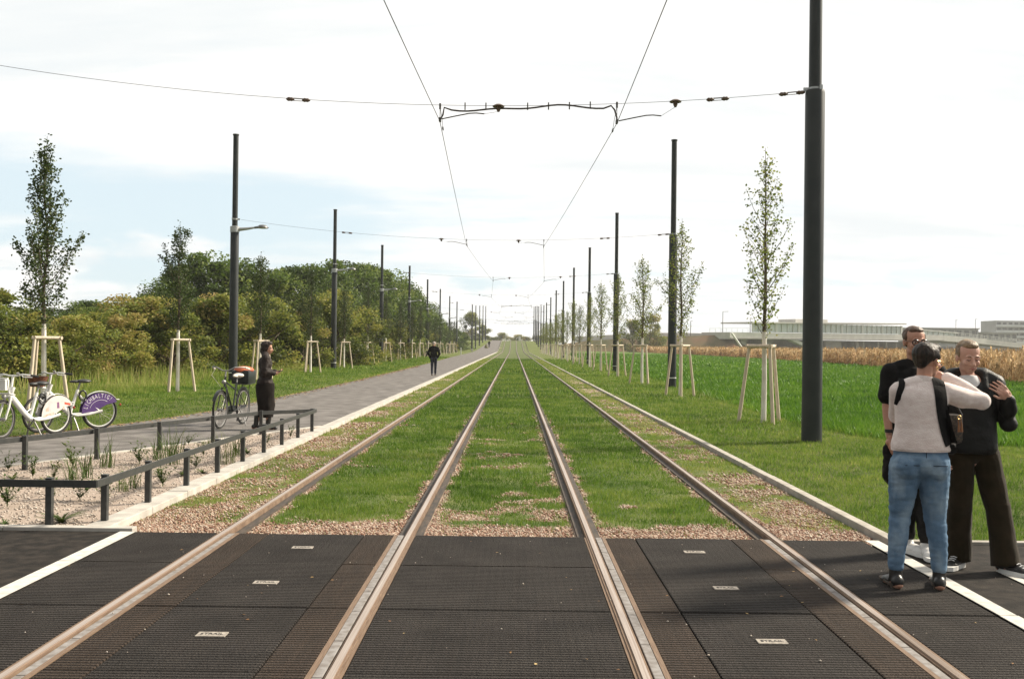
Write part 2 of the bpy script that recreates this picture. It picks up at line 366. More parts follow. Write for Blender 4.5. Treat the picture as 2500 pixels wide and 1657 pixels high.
# --- rubber crossing panels
def panel_material(name, dusty, cols):
    m = bpy.data.materials.new(name); m.use_nodes = True; nt = m.node_tree; N = nt.nodes; L = nt.links; b = N['Principled BSDF']
    b.inputs['Roughness'].default_value = 0.85; b.inputs['Specular IOR Level'].default_value = 0.15
    g = N.new('ShaderNodeNewGeometry'); s = N.new('ShaderNodeSeparateXYZ'); L.new(g.outputs['Position'], s.inputs[0])
    def mt(op, a, v=None, c=None):
        n = N.new('ShaderNodeMath'); n.operation = op
        for i, q in enumerate((a, v, c)):
            if q is None: continue
            if isinstance(q, (int, float)): n.inputs[i].default_value = q
            else: L.new(q, n.inputs[i])
        return n.outputs[0]
    nz = N.new('ShaderNodeTexNoise'); nz.inputs['Scale'].default_value = 3; nz.inputs['Detail'].default_value = 9
    mp = N.new('ShaderNodeMapping'); mp.inputs['Scale'].default_value = (6, 0.7, 1); L.new(g.outputs['Position'], mp.inputs[0]); L.new(mp.outputs[0], nz.inputs['Vector'])
    n2 = N.new('ShaderNodeTexNoise'); n2.inputs['Scale'].default_value = 2.2; n2.inputs['Detail'].default_value = 12; n2.inputs['Roughness'].default_value = 0.7; L.new(g.outputs['Position'], n2.inputs['Vector'])
    n3 = N.new('ShaderNodeTexNoise'); n3.inputs['Scale'].default_value = 90; n3.inputs['Detail'].default_value = 3; L.new(g.outputs['Position'], n3.inputs['Vector'])
    r = N.new('ShaderNodeValToRGB'); e = r.color_ramp.elements; e[0].position = 0.36; e[1].position = 0.72; e[0].color = (*cols[0], 1); e[1].color = (*cols[1], 1)
    L.new(mt('ADD', mt('MULTIPLY', n2.outputs['Fac'], 0.6), mt('MULTIPLY', n3.outputs['Fac'], 0.45)), r.inputs[0])
    mx = N.new('ShaderNodeMix'); mx.data_type = 'RGBA'; L.new(r.outputs[0], mx.inputs['A']); mx.inputs['B'].default_value = (0.080, 0.052, 0.035, 1)
    L.new(mt('MULTIPLY', nz.outputs['Fac'], dusty), mx.inputs['Factor'])
    # ribs across the track
    w = mt('SINE', mt('MULTIPLY', s.outputs['Y'], 2*math.pi/0.038)); cr = mt('SINE', mt('MULTIPLY', s.outputs['X'], 2*math.pi/0.05))
    h = mt('ADD', w, mt('ADD', mt('MULTIPLY', cr, 0.12), mt('MULTIPLY', n3.outputs['Fac'], 3.2)))
    # worn rib tops are paler than the grooves between them
    wr = N.new('ShaderNodeMapRange'); wr.inputs['From Min'].default_value = -1.0; wr.inputs['From Max'].default_value = 1.0; wr.inputs['To Min'].default_value = 0.45; wr.inputs['To Max'].default_value = 1.55; L.new(mt('MULTIPLY', w, mt('ADD', 0.4, mt('MULTIPLY', n3.outputs['Fac'], 1.2))), wr.inputs['Value'])
    vm = N.new('ShaderNodeVectorMath'); vm.operation = 'SCALE'; L.new(mx.outputs['Result'], vm.inputs[0]); L.new(wr.outputs[0], vm.inputs['Scale']); L.new(vm.outputs[0], b.inputs['Base Color'])
    bp = N.new('ShaderNodeBump'); bp.inputs['Strength'].default_value = 1.0; bp.inputs['Distance'].default_value = 0.006; L.new(h, bp.inputs['Height']); L.new(bp.outputs[0], b.inputs['Normal'])
    return m
m_pan = panel_material('rubber_panel', 0.12, ((0.009, 0.0082, 0.0076), (0.043, 0.038, 0.034)))
m_pan2 = panel_material('dusty_rubber_panel', 0.5, ((0.010, 0.0085, 0.0072), (0.046, 0.037, 0.030)))
m_plate = mat('white_plate', (0.36, 0.32, 0.27), 0.8, c2=(0.20, 0.175, 0.15), scale=40, detail=6, world_space=True)
m_dark = mat('dark_rubber', (0.018, 0.017, 0.016), 0.8, c2=(0.04, 0.036, 0.032), scale=30, world_space=True)
def text_mesh(s, size, m, name, parent, loc, rot, extrude=0.0015, width=1.0):
    cu = bpy.data.curves.new(name, 'FONT'); cu.body = s; cu.size = size; cu.extrude = extrude; cu.align_x = 'CENTER'; cu.align_y = 'CENTER'; cu.resolution_u = 3
    t = bpy.data.objects.new(name, cu); COL.objects.link(t); bpy.context.view_layer.update()
    me = bpy.data.meshes.new_from_object(t.evaluated_get(bpy.context.evaluated_depsgraph_get())); bpy.data.objects.remove(t); bpy.data.curves.remove(cu)
    me.name = name; me.materials.clear(); me.materials.append(m); o = bpy.data.objects.new(name, me); COL.objects.link(o); o.scale = (width, 1, 1)
    o.parent = parent; o.location = loc; o.rotation_euler = rot; return o
PCOLS = [(-3.045, RX[0]-0.052, 'outside the path-side track', 'o'), (RX[0]+0.121, RX[0]+0.36, 'along the outer rail of the path-side track', 'e'), (RX[0]+0.363, RX[1]-0.363, 'with name plates inside the path-side track', 'p'), (RX[1]-0.36, RX[1]-0.121, 'along the inner rail of the path-side track', 'e'),
         (RX[1]+0.052, RX[2]-0.052, 'midway between the two tracks', 'o'), (RX[2]+0.121, RX[2]+0.36, 'along the inner rail of the lawn-side track', 'e'), (RX[2]+0.363, RX[3]-0.363, 'with name plates inside the lawn-side track', 'p'), (RX[3]-0.36, RX[3]-0.121, 'along the outer rail of the lawn-side track', 'e'),
         (RX[3]+0.052, 2.86, 'outside the lawn-side track', 'o')]
ROWS = [(7.03, EDGE, 'first'), (5.87, 7.03, 'second'), (4.72, 5.87, 'third'), (3.57, 4.72, 'fourth')]
for x0, x1, where, plate in PCOLS:
    for y0, y1, row in ROWS:
        b = MB(); z = random.uniform(-.002, .002); b.bbox(((x0+x1)/2, (y0+y1)/2, -0.06+z), (x1-x0-0.004, y1-y0-0.007, 0.12), 0.007)
        o = b.build('edge_panel' if plate == 'e' else 'rubber_panel', m_pan2 if plate == 'e' else m_pan)
        tag(o, f'{"narrow dusty" if plate == "e" else "wide black"} rubber panel {where}, {row} row', 'crossing panel', 'rubber panels of the level crossing')
        if plate == 'p':
            c = ((x0+x1)/2, {'first': 7.57, 'second': 6.45, 'third': 5.30, 'fourth': 4.15}[row], 0.0015+z)
            p = MB().bbox(c, (0.158, 0.082, 0.008), 0.002).build('name_plate', m_plate, o)
            text_mesh('STRAIL', 0.040, m_dark, 'lettering', p, (c[0], c[1], 0.0055+z), (0, 0, 0), width=1.0)

# --- rails
m_steel = mat('rail_steel', (0.60, 0.50, 0.42), 0.36, 0.7, c2=(0.42, 0.32, 0.25), scale=3, detail=8, sc=(40, 0.4, 1), world_space=True)
m_rust = mat('rail_rust', (0.13, 0.080, 0.050), 0.8, 0.1, c2=(0.215, 0.145, 0.095), scale=8, detail=8, sc=(30, 1, 1), world_space=True, bump=0.2, bscale=60)
m_fill = mat('groove_filler', (0.26, 0.245, 0.235), 0.8, c2=(0.16, 0.14, 0.125), scale=20, detail=8, world_space=True)
m_rub = mat('rail_rubber', (0.030, 0.026, 0.023), 0.85, c2=(0.075, 0.055, 0.040), scale=6, detail=8, sc=(6, 1, 1), world_space=True)
def run(b, x0, x1, ys, z0, z1):
    """strip of rectangular section along the track following its height"""
    vs = []
    for y in ys:
        g = float(gz(y)); vs += [(x0, y, g+z0), (x1, y, g+z0), (x1, y, g+z1), (x0, y, g+z1)]
    n = len(ys); fs = [(i*4+k, i*4+(k+1) % 4, i*4+4+(k+1) % 4, i*4+4+k) for i in range(n-1) for k in range(4)]+[(0, 1, 2, 3), (n*4-4, n*4-3, n*4-2, n*4-1)]
    b.add(vs, fs)
YR = [2.0, EDGE, 40, 120, 196]+[196+8*i for i in range(1, 14)]+[330]
YB = [EDGE+0.01, 40, 120, 196]+[196+8*i for i in range(1, 14)]+[330]
YC = [2.0, EDGE]
RL = ['outer steel rail on the path side, third from the lawn kerb', 'inner steel rail of the track next to the path', 'inner steel rail of the track next to the lawn', 'outer steel rail on the lawn side, along the pale gravel shoulder']
RL[0] = 'outer steel rail beside the paved path, along the mossy gravel shoulder'
for i, r in enumerate(RX):
    s = 1 if i in (0, 2) else -1            # towards the middle of its own track
    t = thing('tram_rail', RL[i], 'rail', (0, 0, 0), 0, 'four rails of the two tram tracks')
    def part(name, a, c, ys, z0, z1, m):
        b = MB(); lo, hi = sorted((r+s*a, r+s*c)); run(b, lo, hi, ys, z0, z1); return b.build(name, m, t)
    part('rail_head', -0.018, 0.018, YR, -0.05, 0.012, m_steel)
    part('head_flank', -0.033, -0.0182, YR, -0.07, 0.005, m_rust); 
    part('gauge_flank', 0.0182, 0.031, YR, -0.07, 0.003, m_rust)
    part('rubber_strip', -0.092, -0.036, YB, -0.09, -0.030, m_rub).name = 'outer_rubber_strip'
    part('inner_rubber_strip', 0.034, 0.098, YB, -0.09, -0.034, m_rub)
    part('field_strip', -0.050, -0.0335, YC, -0.03, -0.001, m_rust)
    part('guard_strip', 0.092, 0.120, YC, -0.03, 0.002, m_rust)
    b = MB(); y = EDGE
    while y > 2.2:
        y1 = y-random.choice((0.58, 0.575, 0.585)); lo, hi = sorted((r+s*0.042, r+s*0.0905)); b.bbox(((lo+hi)/2, (y+y1)/2, -0.045), (hi-lo, y-y1-0.006, 0.09), 0.004); y = y1
    b.build('groove_filler', m_fill, t)
b = MB(); run(b, -2.9, 2.9, YC, -0.2, -0.125); b.build('track_slab', m_dark)['kind'] = 'structure'

# --- planting bed of pale gravel
m_sand = mat('bed_gravel', (0.28, 0.22, 0.175), 0.95, c2=((0.36, 0.29, 0.24), (0.45, 0.375, 0.315)), scale=60, detail=6, bump=0.6, bscale=120, world_space=True, spec=0.15, lo=0.3, hi=0.7)
ys = np.linspace(8.26, 18.3, 70); xa = np.interp(ys, BK[:, 1], BK[:, 0])+0.05; xb = np.full_like(ys, -3.565); xa = np.minimum(xa, xb-0.01)
V = []; F = []; k = 30
for i, y in enumerate(ys):
    for t in np.linspace(0, 1, k): x = xa[i]+(xb[i]-xa[i])*t; V.append((x, y, 0.0+0.05*(float(fbm(x, y, 1.6, 8))-0.55)*min(1, 6*t*(1-t))))
for i in range(len(ys)-1):
    for j in range(k-1): F.append((i*k+j, i*k+j+1, (i+1)*k+j+1, (i+1)*k+j))
raw_mesh('planting_ground', V, F, m_sand, smooth=True, kind='structure')

# --- verges and field
def lawn_edge(y): return np.interp(y, [8, 15.5, 16.2, 17.5, 22, 35, 60, 150, 300], [30, 14, 9.0, 6.5, 6.0, 6.6, 7.2, 9.0, 12.0])
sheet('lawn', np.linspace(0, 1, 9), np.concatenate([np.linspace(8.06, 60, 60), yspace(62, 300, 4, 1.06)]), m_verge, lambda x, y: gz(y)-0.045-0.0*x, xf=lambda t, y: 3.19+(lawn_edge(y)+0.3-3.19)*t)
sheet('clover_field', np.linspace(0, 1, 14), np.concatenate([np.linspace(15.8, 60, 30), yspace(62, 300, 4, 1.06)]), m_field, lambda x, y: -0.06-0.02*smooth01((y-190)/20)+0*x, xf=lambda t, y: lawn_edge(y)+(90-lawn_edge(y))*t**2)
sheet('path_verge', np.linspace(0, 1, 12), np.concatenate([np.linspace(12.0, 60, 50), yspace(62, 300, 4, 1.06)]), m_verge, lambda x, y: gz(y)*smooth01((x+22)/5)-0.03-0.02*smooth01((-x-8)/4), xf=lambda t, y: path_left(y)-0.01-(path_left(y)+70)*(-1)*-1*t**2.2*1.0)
# service cover set in the lawn by the people
MB().box((6.0, 9.9, -0.055), (1.6, 0.42, 0.06), 0.04).build('gravel_strip', m_conc2)['kind'] = 'structure'

# ---------------------------------------------------------------- grass, clover, pebbles, maize
def blades(name, x, y, z, h, w, tint, m, lean=0.5, extra=None):
    n = len(x); a = RNG.uniform(0, 2*math.pi, n); dx, dy = np.cos(a), np.sin(a); l = RNG.uniform(0.05, lean, n)*h; b = RNG.uniform(0, 2*math.pi, n)
    hh = h*RNG.uniform(0.75, 1.25, n)
    p0 = np.stack([x-dx*w/2, y-dy*w/2, z], 1); p1 = np.stack([x+dx*w/2, y+dy*w/2, z], 1); p2 = np.stack([x+np.cos(b)*l, y+np.sin(b)*l, z+hh], 1)
    V = np.stack([p0, p1, p2], 1).reshape(-1, 3); F = np.arange(3*n).reshape(-1, 3); t = np.repeat(tint, 3)
    return raw_mesh(name, V, F, m, attrs={'tint': t}, kind='stuff')
def scatter(x0, x1, y0, y1, dens):
    n = int((x1-x0)*(y1-y0)*dens); return RNG.uniform(x0, x1, n), RNG.uniform(y0, y1, n)
m_grass = mat('grass_blades', (0.040, 0.095, 0.010), 0.6, c2=((0.125, 0.215, 0.026), (0.255, 0.305, 0.062), (0.46, 0.39, 0.17)), attr='tint', lo=0.0, hi=1.0, trans=0.42, spec=0.2)
m_clov = mat('clover_leaves', (0.038, 0.110, 0.008), 0.55, c2=((0.105, 0.225, 0.018), (0.220, 0.330, 0.044)), attr='tint', lo=0.0, hi=1.0, trans=0.35, spec=0.25)
bands = [(EDGE+0.15, 12, 3600, 0.034, 0.0075), (12, 18, 1700, 0.042, 0.011), (18, 30, 700, 0.052, 0.017), (30, 55, 190, 0.07, 0.030), (55, 110, 45, 0.09, 0.07)]
def zone(x0, x1, dens_scale, keep, zf, hs=1.0, tint0=0.32, seed=1, ybands=bands, ymin=None):
    out = [[] for _ in range(6)]
    for y0, y1, d, h, w in ybands:
        if ymin is not None:
            if y1 <= ymin: continue
            y0 = max(y0, ymin)
        x, y = scatter(x0, x1, y0, y1, d*dens_scale); k = RNG.uniform(0, 1, len(x)) < keep(x, y); x, y = x[k], y[k]
        t = np.clip(tint0+0.55*(fbm(x, y, 0.7, seed)-0.5)+0.55*(fbm(x, y, 3.4, seed+3)-0.5)+RNG.normal(0, 0.13, len(x)), 0, 1)
        hh = np.full(len(x), h*hs)*(0.35+1.3*fbm(x, y, 2.6, seed+7))*RNG.uniform(0.6, 1.4, len(x))
        for q, v in zip(out, (x, y, zf(x, y), hh, np.full(len(x), w), t)): q.append(v)
    return [np.concatenate(q) for q in out]
def off_rails(x, y):
    k = np.ones(len(x))
    for r in RX: k *= smooth01((abs(x-r)-0.04-0.035*smooth01((20-y)/10))/0.06)
    return k
zb = lambda x, y: gz(y)-0.06
g = zone(-3.34, 3.06, 1.0, lambda x, y: off_rails(x, y)*np.clip(1.04-bare(x, y), 0.035, 1)**1.2, zb, 1.0, 0.30, 2)
sh = (g[0] < -2.4) | (g[0] > 2.25); g[5] = np.where(sh, np.clip(g[5]+0.30, 0, 1), g[5]); g[3] = np.where(sh, g[3]*0.7, g[3])
blades('grass', *g, m_grass, 0.7)
g = zone(3.2, 8.5, 0.75, lambda x, y: 1.0*(x < lawn_edge(y)+0.25), lambda x, y: gz(y)-0.05, 1.15, 0.36, 12)
g2 = zone(8.5, 14, 0.55, lambda x, y: 1.0*(x < lawn_edge(y)+0.25), lambda x, y: gz(y)-0.05, 1.15, 0.36, 12, bands[:2]+[(18, 18.5, 10, .05, .01)])
blades('grass', *[np.concatenate(q) for q in zip(g, g2)], m_grass, 0.8)
lb = [(12, 20, 800, 0.045, 0.014), (20, 34, 380, 0.055, 0.022), (34, 60, 130, 0.07, 0.040), (60, 120, 32, 0.11, 0.08)]
g = zone(-13.5, -6.45, 1.0, lambda x, y: 1.0*(x < path_left(y)-0.02-0.12*vnoise(x, y, 3, 4)), lambda x, y: gz(y)-0.05, 1.0, 0.33, 22, lb)
edge = smooth01(1-(path_left(g[1])-g[0])/0.55); g[5] = np.clip(g[5]+0.55*edge*vnoise(g[0], g[1], 2, 9), 0, 1); far = smooth01((-g[0]-10.6-1.2*(vnoise(g[0], g[1], .4, 5)-0.5))/1.5); g[5] = np.clip(g[5]+0.33*far, 0, 1); g[3] *= 1+2.2*far
blades('grass', *g, m_grass, 0.7)
# tall dry grass at the foot of the bushes
x, y = scatter(-24, -11.6, 24, 75, 42); k = x < np.interp(y, [24, 31, 45, 75], [-14.5, -14.0, -12.8, -11.6]); x, y = x[k], y[k]
k = RNG.uniform(0, 1, len(x)) < 0.25+0.9*vnoise(x, y, 0.5, 31); x, y = x[k], y[k]
blades('dry_grass', x, y, np.full(len(x), -0.05), RNG.uniform(0.25, 0.75, len(x)), np.full(len(x), 0.035), np.clip(0.70+0.5*(vnoise(x, y, 0.6, 40)-0.5)+RNG.normal(0, .12, len(x)), 0, 1), m_grass, 0.45)
# clover field
def clover(y0, y1, x1, d, h, w):
    x, y = scatter(5.6, x1, y0, y1, d); k = (x > lawn_edge(y)-0.2*vnoise(x, y, 2, 6)); x, y = x[k], y[k]; return x, y, np.full(len(x), -0.06), h*(0.5+fbm(x, y, 1.2, 50)), np.full(len(x), w), np.clip(0.45+0.75*(fbm(x, y, 0.8, 51)-0.5)+RNG.normal(0, .15, len(x)), 0, 1)
q = [clover(15.6, 24, 15, 420, 0.15, 0.035), clover(24, 40, 24, 150, 0.16, 0.055), clover(40, 75, 33, 42, 0.17, 0.10), clover(75, 190, 36, 6, 0.2, 0.28)]
blades('clover', *[np.concatenate(z) for z in zip(*q)], m_clov, 0.9)
# loose stones
def pebbles(name, x, y, z, r, m):
    n = len(x); base = np.array([(1, 0, 0), (0, 1, 0), (-1, 0, 0), (0, -1, 0), (0, 0, .75), (0, 0, -.6)], float); f = np.array([(0, 1, 4), (1, 2, 4), (2, 3, 4), (3, 0, 4), (1, 0, 5), (2, 1, 5), (3, 2, 5), (0, 3, 5)])
    V = base[None]*r[:, None, None]*RNG.uniform(0.6, 1.25, (n, 6, 1))*RNG.uniform(0.7, 1.2, (n, 1, 3)); a = RNG.uniform(0, 6.28, n); c, s_ = np.cos(a)[:, None], np.sin(a)[:, None]
    X = V[..., 0]*c-V[..., 1]*s_+x[:, None]; Y = V[..., 0]*s_+V[..., 1]*c+y[:, None]; Z = V[..., 2]+z[:, None]
    return raw_mesh(name, np.stack([X, Y, Z], -1).reshape(-1, 3), (f[None]+6*np.arange(n)[:, None, None]).reshape(-1, 3), m, attrs={'tint': np.repeat(RNG.uniform(0, 1, n), 6)}, kind='stuff')
m_peb = mat('pebbles', (0.16, 0.075, 0.050), 0.85, c2=((0.28, 0.165, 0.115), (0.34, 0.255, 0.19), (0.54, 0.455, 0.37)), attr='tint', lo=0, hi=1, spec=0.25)
m_peb2 = mat('pale_pebbles', (0.27, 0.22, 0.185), 0.9, c2=((0.42, 0.365, 0.31), (0.58, 0.52, 0.46)), attr='tint', lo=0, hi=1, spec=0.2)
def gravel(y0, y1, d, r0, r1):
    x, y = scatter(-3.33, 3.05, y0, y1, d); k = (RNG.uniform(0, 1, len(x)) < bare(x, y)) & (off_rails(x, y) > 0.75); x, y = x[k], y[k]; return x, y, zb(x, y)+0.008, RNG.uniform(r0, r1, len(x))
q = [gravel(EDGE+0.02, 11, 2300, 0.009, 0.020), gravel(11, 18, 700, 0.012, 0.026), gravel(18, 30, 180, 0.018, 0.04)]
pebbles('gravel', *[np.concatenate(z) for z in zip(*q)], m_peb)
x, y = scatter(-7.9, -3.58, 8.28, 18.2, 420); k = (x > np.interp(y, BK[:, 1], BK[:, 0])+0.06); x, y = x[k], y[k]
pebbles('gravel', x, y, 0.05*(fbm(x, y, 1.6, 8)-0.55)*0.6+0.004, RNG.uniform(0.006, 0.018, len(x)), m_peb2)
x, y = scatter(-3.0, 4.6, 4.7, 8.0, 4.0)
pebbles('loose_pebbles', x, y, np.full(len(x), 0.006), RNG.uniform(0.003, 0.009, len(x)), m_peb2)
# dead leaves blown against the path edge and over the crossing
m_litter = mat('dead_leaf', (0.16, 0.075, 0.025), 0.9, c2=((0.30, 0.16, 0.06), (0.40, 0.30, 0.13)), attr='tint', lo=0, hi=1)
def litter(x, y, z, s):
    n = len(x); a = RNG.uniform(0, 6.28, n); t = RNG.uniform(-.4, .4, (n, 4)); c, s_ = np.cos(a)*s, np.sin(a)*s
    V = np.stack([np.stack([x-c, y-s_, z+.004+0*x], 1), np.stack([x+s_*.5, y-c*.5, z+.004+abs(t[:, 1])*s], 1), np.stack([x+c, y+s_, z+.004+abs(t[:, 2])*s*.6], 1), np.stack([x-s_*.5, y+c*.5, z+.004+abs(t[:, 3])*s], 1)], 1).reshape(-1, 3)
    return raw_mesh('fallen_leaves', V, np.arange(4*n).reshape(-1, 4), m_litter, attrs={'tint': np.repeat(RNG.uniform(0, 1, n), 4)}, kind='stuff')
y = 12+58*RNG.uniform(0, 1, 2600)**1.7; x = path_left(y)+np.abs(RNG.normal(0, 0.22, len(y)))-0.05
litter(x, y, np.zeros(len(y)), RNG.uniform(.012, .03, len(y))*(1+y/60))
y = RNG.uniform(4.7, 8.1, 60); x = RNG.uniform(-3.6, 4.2, 60); litter(x, y, np.full(60, 0.001), RNG.uniform(.006, .016, 60))
# maize: dry standing crop behind the clover
m_corn = mat('dry_maize', (0.17, 0.085, 0.028), 0.85, c2=((0.33, 0.19, 0.08), (0.52, 0.36, 0.19), (0.66, 0.52, 0.33)), attr='tint', lo=0, hi=1, trans=0.3, spec=0.15)
CE = np.array([(19, 22), (22.5, 38), (24.6, 50), (31.3, 83), (33, 110), (33.6, 183), (32, 285)])
def maize():
    V, F, T = [], [], []
    yy = []; 
    for y0, y1, per in ((30, 60, 26), (60, 110, 17), (110, 200, 8), (200, 285, 4)):
        n = int((y1-y0)*per); yy.append(RNG.uniform(y0, y1, n))
    y = np.concatenate(yy); d = RNG.uniform(0, 1, len(y))**1.6*11; x = np.interp(y, CE[:, 1], CE[:, 0])+d+0.5*(vnoise(y, d, 0.6, 3)-0.5); n = len(x)
    H = RNG.normal(1.50, 0.09, n)+0.05*(vnoise(x, y, 0.5, 8)-0.5); big = 1+np.clip((y-60)/90, 0, 1.6)
    for k in range(13):
        z0 = H*(k/13.0)*RNG.uniform(0.85, 1.05, n); a = RNG.uniform(0, 6.28, n); L = RNG.uniform(0.25, 0.55, n)*(1-0.35*k/13)*np.sqrt(big); w = RNG.uniform(0.03, 0.06, n)*big
        dx, dy = np.cos(a), np.sin(a); up = RNG.uniform(0.0, 0.28, n)*(1 if k < 11 else 0.6)
        p0 = np.stack([x, y, z0], 1); p1 = np.stack([x+dx*L*0.5-dy*w, y+dy*L*0.5+dx*w, np.minimum(z0+up, H+0.1)], 1); p2 = np.stack([x+dx*L*0.5+dy*w, y+dy*L*0.5-dx*w, np.minimum(z0+up, H+0.1)-0.02], 1)
        p3 = np.stack([x+dx*L, y+dy*L, np.maximum(z0-RNG.uniform(0.05, 0.35, n), 0.02)], 1)
        o = sum(len(q) for q in V); V.append(np.stack([p0, p1, p3, p2], 1).reshape(-1, 3)); F.append(o+np.arange(4*n).reshape(-1, 4))
        T.append(np.repeat(np.clip(0.25+0.45*k/13+RNG.normal(0, 0.16, n)+0.25*(vnoise(x, y, 0.35, 9)-0.5), 0, 1), 4))
    w = 0.018*big; p = [np.stack([x-w, y, 0*x], 1), np.stack([x+w, y, 0*x], 1), np.stack([x+w*.5, y, H+0.12], 1), np.stack([x-w*.5, y, H+0.12], 1)]
    o = sum(len(q) for q in V); V.append(np.stack(p, 1).reshape(-1, 3)); F.append(o+np.arange(4*n).reshape(-1, 4)); T.append(np.repeat(RNG.uniform(0.2, 0.7, n), 4))
    raw_mesh('maize_crop', np.concatenate(V), np.concatenate(F), m_corn, attrs={'tint': np.concatenate(T)}, kind='stuff')
maize()
# ================================================================ masts, wires
ORD = ['first', 'second', 'third', 'fourth', 'fifth', 'sixth', 'seventh', 'eighth', 'ninth', 'tenth', 'eleventh', 'twelfth', 'thirteenth', 'fourteenth', 'fifteenth', 'sixteenth', 'seventeenth', 'eighteenth', 'nineteenth', 'twentieth']
m_mast = mat('mast_paint', (0.018, 0.023, 0.024), 0.5, 0.0, c2=(0.028, 0.032, 0.032), scale=3, detail=6, bump=0.06, bscale=90, spec=0.35)
m_galv = mat('galvanised_steel', (0.52, 0.53, 0.53), 0.45, 0.6, c2=(0.36, 0.37, 0.37), scale=25)
m_wire = mat('wire', (0.06, 0.055, 0.05), 0.5, 0.6)
m_insul = mat('insulator', (0.085, 0.050, 0.032), 0.5, c2=(0.13, 0.085, 0.055), scale=30)
m_cable = mat('feeder_cable', (0.050, 0.036, 0.030), 0.6)
m_lamp = mat('lamp_housing', (0.16, 0.16, 0.16), 0.45, 0.2)
m_lens = mat('lamp_glass', (0.75, 0.75, 0.72), 0.2)
m_white = mat('white_band', (0.75, 0.75, 0.73), 0.6)
def mast(x, y, label, lamp, ring=True, H=9.78):
    t = thing('overhead_mast', label, 'mast', (x, y, float(gz(y))-0.05), 0, 'masts beside the tram track')
    MB().lathe([(0.172, 0), (0.168, 1.0), (0.164, 5.97), (0.150, 6.02)], seg=28).build('lower_tube', m_mast, t, True)
    MB().lathe([(0.108, 5.98), (0.103, H-0.06)], seg=24).build('upper_tube', m_mast, t, True)
    MB().lathe([(0.103, H-0.07), (0.122, H-0.055), (0.122, H-0.01), (0.07, H)], seg=24).build('mast_cap', m_mast, t, True)
    zc = 6.42 if lamp else 6.035
    b = MB().lathe([(0.108, zc-0.03), (0.118, zc-0.028), (0.118, zc+0.028), (0.108, zc+0.03)], seg=24); s = 1 if x < 0 else -1
    b.box((s*0.15, 0, zc), (0.10, 0.03, 0.06)); b.box((-s*0.06, -0.125, zc+.01), (0.05, 0.05, 0.075)); b.build('wire_clamp', m_galv, t)
    if ring: MB().lathe([(0.1725, 0.36), (0.1755, 0.362), (0.1755, 0.395), (0.1725, 0.397)], seg=28).build('ground_ring', m_white, t, True)
    if lamp:
        MB().lathe([(0.15, 5.90), (0.180, 5.905), (0.180, 6.13), (0.12, 6.15)], seg=26).build('lamp_bracket', m_galv, t, True)
        MB().tube([(0.16, 0, 6.02), (0.5, 0, 6.055), (0.80, 0, 6.10)], [0.075, 0.055, 0.036], 12).build('lamp_arm', m_galv, t, True)
        h = MB().tube([(0.78, 0, 6.098), (0.92, 0, 6.115)], [0.045, 0.05], 12); h.lathe([(0.20, 6.075), (0.21, 6.09), (0.19, 6.15), (0.13, 6.20), (0.04, 6.215)], c=(1.10, 0, 0), seg=20); h = h.build('lamp_head', m_lamp, t, True)
        MB().lathe([(0.17, 6.07), (0.175, 6.0745)], c=(1.10, 0, 0), seg=20).build('lamp_glass', m_lens, h, True)
        MB().tube([(1.27, 0, 6.09), (1.34, 0, 6.10)], 0.015, 6).build('light_sensor', m_lamp, h)
    return t
MR = [(5.11, 17.04)]+[(6.25, 39.3+21.85*k) for k in range(8)]+[(6.2, 208), (6.1, 226), (5.95, 241), (5.9, 256), (5.8, 270), (5.7, 286)]
ML = [(-11.05, 39.2+21.85*k) for k in range(8)]+[(-8.75, 208), (-8.7, 226), (-8.4, 243), (-8.2, 262), (-8.0, 280)]
mast(*MR[0], 'thick dark grey mast close to the three people, its top beyond the picture', False, False)
for i, (x, y) in enumerate(MR[1:]): mast(x, y, f'dark grey overhead wire mast on the lawn side, {ORD[i+1]} from the crossing', False)
for i, (x, y) in enumerate(ML): mast(x, y, f'dark grey mast {"with a lamp arm " if i < 8 else "without lamp arm "}on the path side, {ORD[i]} from the crossing', i < 8)
mast(-11.0, 17.1, 'dark mast beyond the hire bicycles that carries the first span wire', False, False)

